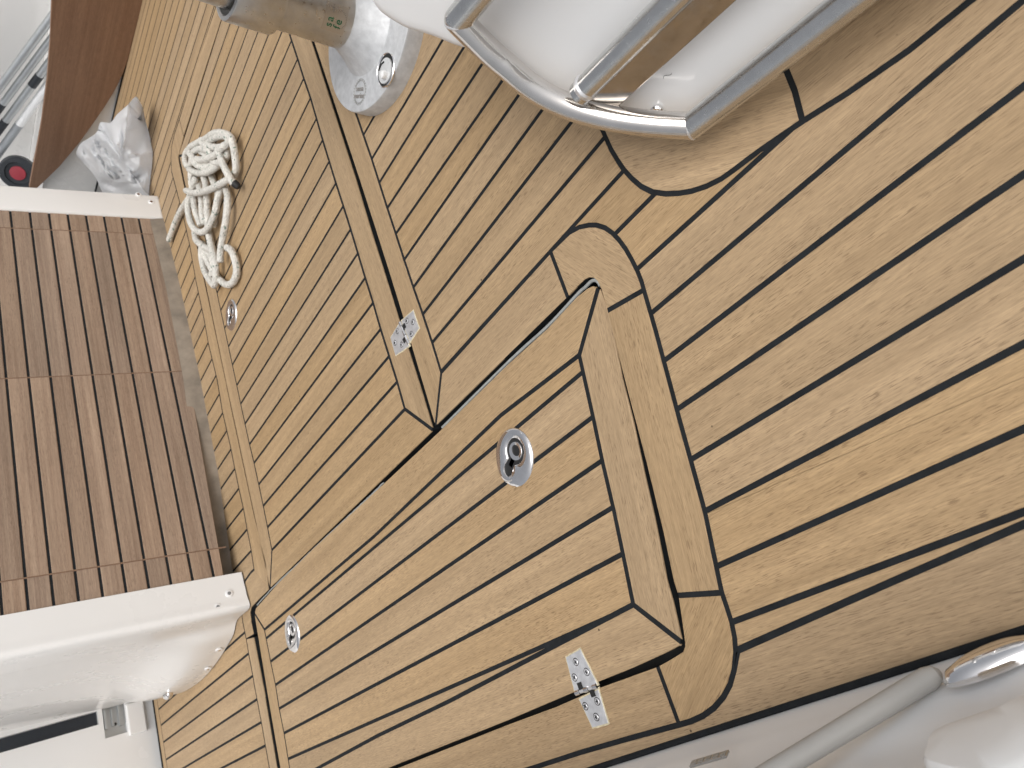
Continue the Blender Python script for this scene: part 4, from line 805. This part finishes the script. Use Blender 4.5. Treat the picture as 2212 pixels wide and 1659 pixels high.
loop = smooth_path([Vector(p) for p in MISC['rail_loop']], 6)
mb = MB(); mb.tube(loop, RR, 28); mb.build('curved_tube', M_steel, rail)
def seg_tube(P, r, nm, extend=.12):
    a, b = Vector(P[0]), Vector(P[-1]); d = (b - a).normalized(); mb = MB(); mb.tube([a, b, b + d * extend], r, 28); return mb.build(nm, M_brush2, rail)
seg_tube(MISC['rail1'], RR, 'end_tube'); seg_tube(MISC['rail2'], .0112, 'cross_tube'); seg_tube(MISC['rail3'], RR, 'end_tube', .16)
for c_, o_ in ((MISC['rail_loop'][0], MISC['rail_loop'][1]), (MISC['rail3'][0], MISC['rail_loop'][-2])):
    mb = MB(); c_ = Vector(c_); mb.lathe([(.002, -RR), (.5 * RR, -.866 * RR), (.866 * RR, -.5 * RR), (RR, 0), (.866 * RR, .5 * RR), (.5 * RR, .866 * RR), (.002, RR)], c_, (0, 0, 1), 28)
    mb.build('elbow', M_steel, rail)
    d1 = (Vector(o_) - c_).normalized(); mb = MB(); ax_w = (d1 + bd * .9).normalized()
    mb.lathe([(RR, -.0012), (RR * 1.045, 0), (RR, .0012)], c_, ax_w, 28); mb.build('weld', M_hinge, rail)
c_ = Vector(MISC['rail2'][0]); d1 = (Vector(MISC['rail2'][1]) - c_).normalized()
mb = MB(); mb.lathe([(.0112, .006), (.0122, .009), (.0125, .0105), (.0112, .013)], c_, d1, 28); mb.build('weld', M_hinge, rail)
bb = [Vector(p) for p in MISC['bar']]
d1 = (bb[3] - bb[0]).normalized(); d2 = (bb[2] - bb[1]).normalized()
q = [bb[0], bb[1], bb[2] + d2 * .12, bb[3] + d1 * .12]; cb_ = sum(q, Vector()) / 4
rot = Matrix.Rotation(math.radians(9), 3, bd) if Matrix.Rotation(math.radians(9), 3, bd) @ nr != nr else None
if (rot @ nr).z > nr.z: rot = Matrix.Rotation(math.radians(-9), 3, bd)
q = [cb_ + rot @ (p - cb_) for p in q]; nb = (rot @ nr).normalized()
mb = MB(); mb.loft([[p - nb * .005 for p in q], [p for p in q]], True, True); mb.build('flat_bar', M_steel2, rail, False, bevel=.0012)

# ---------------------------------------------------------------- near coaming
coam = empty('coaming', (-.1, .4, 0), label='white cockpit coaming wall along the near edge of the teak', category='coaming')
def ce(y): return -.0845 - .0445 * (y - .218) if y < .9 else -.1149
ys = [-.8 + .1 * i for i in range(36)]
mb = MB()
prof = [(0, -.012), (0, .0005), (-.003, .010), (-.0075, .022), (-.0125, .035), (-.024, .060), (-.034, .085), (-.042, .14), (-.055, .22), (-.09, .27), (-.3, .28), (-.5, .28)]  # upper wall is out of view, its height raised to shade the deck
prof = [tuple(p)[:2] for p in smooth_path([(a_, b_, 0) for a_, b_ in prof], 3)]
mb.loft([[(ce(y) - .0012 + px, y, pz) for px, pz in prof] for y in ys], False, False, closed=False)
mb.build('wall', M_gel, coam, angle=50)
mb = MB()
for y0, y1 in zip(ys[:-1], ys[1:]): pass
mb.tube([(ce(y) + .0015, y, -.0014) for y in ys], .0038, 10); mb.build('edge_caulk', M_caulk, coam)

ax_ = Vector((1, 0, .35)).normalized()
ta, tb = Vector((-0.0918, 0.2788, 0.0352)), Vector((-0.114, 0.3802, 0.0985))
td = (tb - ta).normalized()
mb = MB(); mb.tube([ta - td * .010, ta - td * .007, ta, tb, tb + td * .35], [.002, .0062, .0082, .0082, .0082], 24); mb.build('edge_trim', M_rubber, coam)
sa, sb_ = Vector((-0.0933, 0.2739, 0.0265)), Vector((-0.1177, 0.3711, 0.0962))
mb = MB(); mb.tube([sa, sb_, sb_ + (sb_ - sa) * 2], .0012, 8); mb.build('painted_trim_shadow', M_slot, coam)  # solid black tube, a painted shadow line along the trim
lc = Vector((-0.0943, 0.2328, 0.0308)); le = Vector((-0.0924, 0.2152, 0.0254)) - Vector((-0.0964, 0.2566, 0.037)); le.normalize()
mb = MB(); rings = []
for r_, h in ((.0, .0), (1, .0), (1.0, .003), (.86, .008), (.55, .0115), (.15, .0128)):
    ring = []
    for k in range(40):
        a = 2 * math.pi * k / 40; ring.append(lc + le * math.cos(a) * .036 * r_ + ax_.cross(le) * math.sin(a) * .0125 * r_ + ax_ * h)
    rings.append(ring)
mb.loft(rings[1:], True, True); mb.build('oval_light', M_chrome, coam)
g0, g1 = Vector((-0.1077, 0.4976, 0.0664)), Vector((-0.1064, 0.4566, 0.0626))
gd = (g1 - g0).normalized(); gn = ax_.cross(gd)
mb = MB(); mb.box((g0 + g1) / 2 + ax_ * .0006, (g1 - g0).length / 2, .0042, .0012, (gd, gn, ax_)); gr = mb.build('drain_grille', M_brush, coam, False, bevel=.0008)
for k in range(5):
    mb = MB(); mb.box(g0 + (g1 - g0) * ((k + .5) / 5) + ax_ * .0019, (g1 - g0).length / 2 / 5 * .72, .0024, .0004, (gd, gn, ax_)); mb.build('grille_slot', M_castside, gr, False)
cu = [(-0.1259, 0.2469, 0.1496),(-0.1203, 0.2513, 0.1338),(-0.1176, 0.2511, 0.126),(-0.1158, 0.2476, 0.1207),(-0.1144, 0.2384, 0.1168),(-0.1133, 0.2242, 0.1138),(-0.1117, 0.2028, 0.109),(-0.1103, 0.1881, 0.1052),(-0.1217, 0.1748, 0.1377),(-0.1314, 0.203, 0.1655)]
cs = smooth_path([Vector(p) for p in cu], 5, closed=True); cc = sum(cs, Vector()) / len(cs)
mb = MB(); mb.loft([[cc + (p - cc) * f_ + ax_ * h for p in cs] for f_, h in ((1, -.03), (1, -.004), (.985, .004), (.94, .010), (.86, .013), (.5, .015))], True, True)
mb.build('side_cushion', plain('white_vinyl', (.80, .80, .79), .45, var=.02), None, label='white padded cushion corner lying against the white coaming', category='cushion')
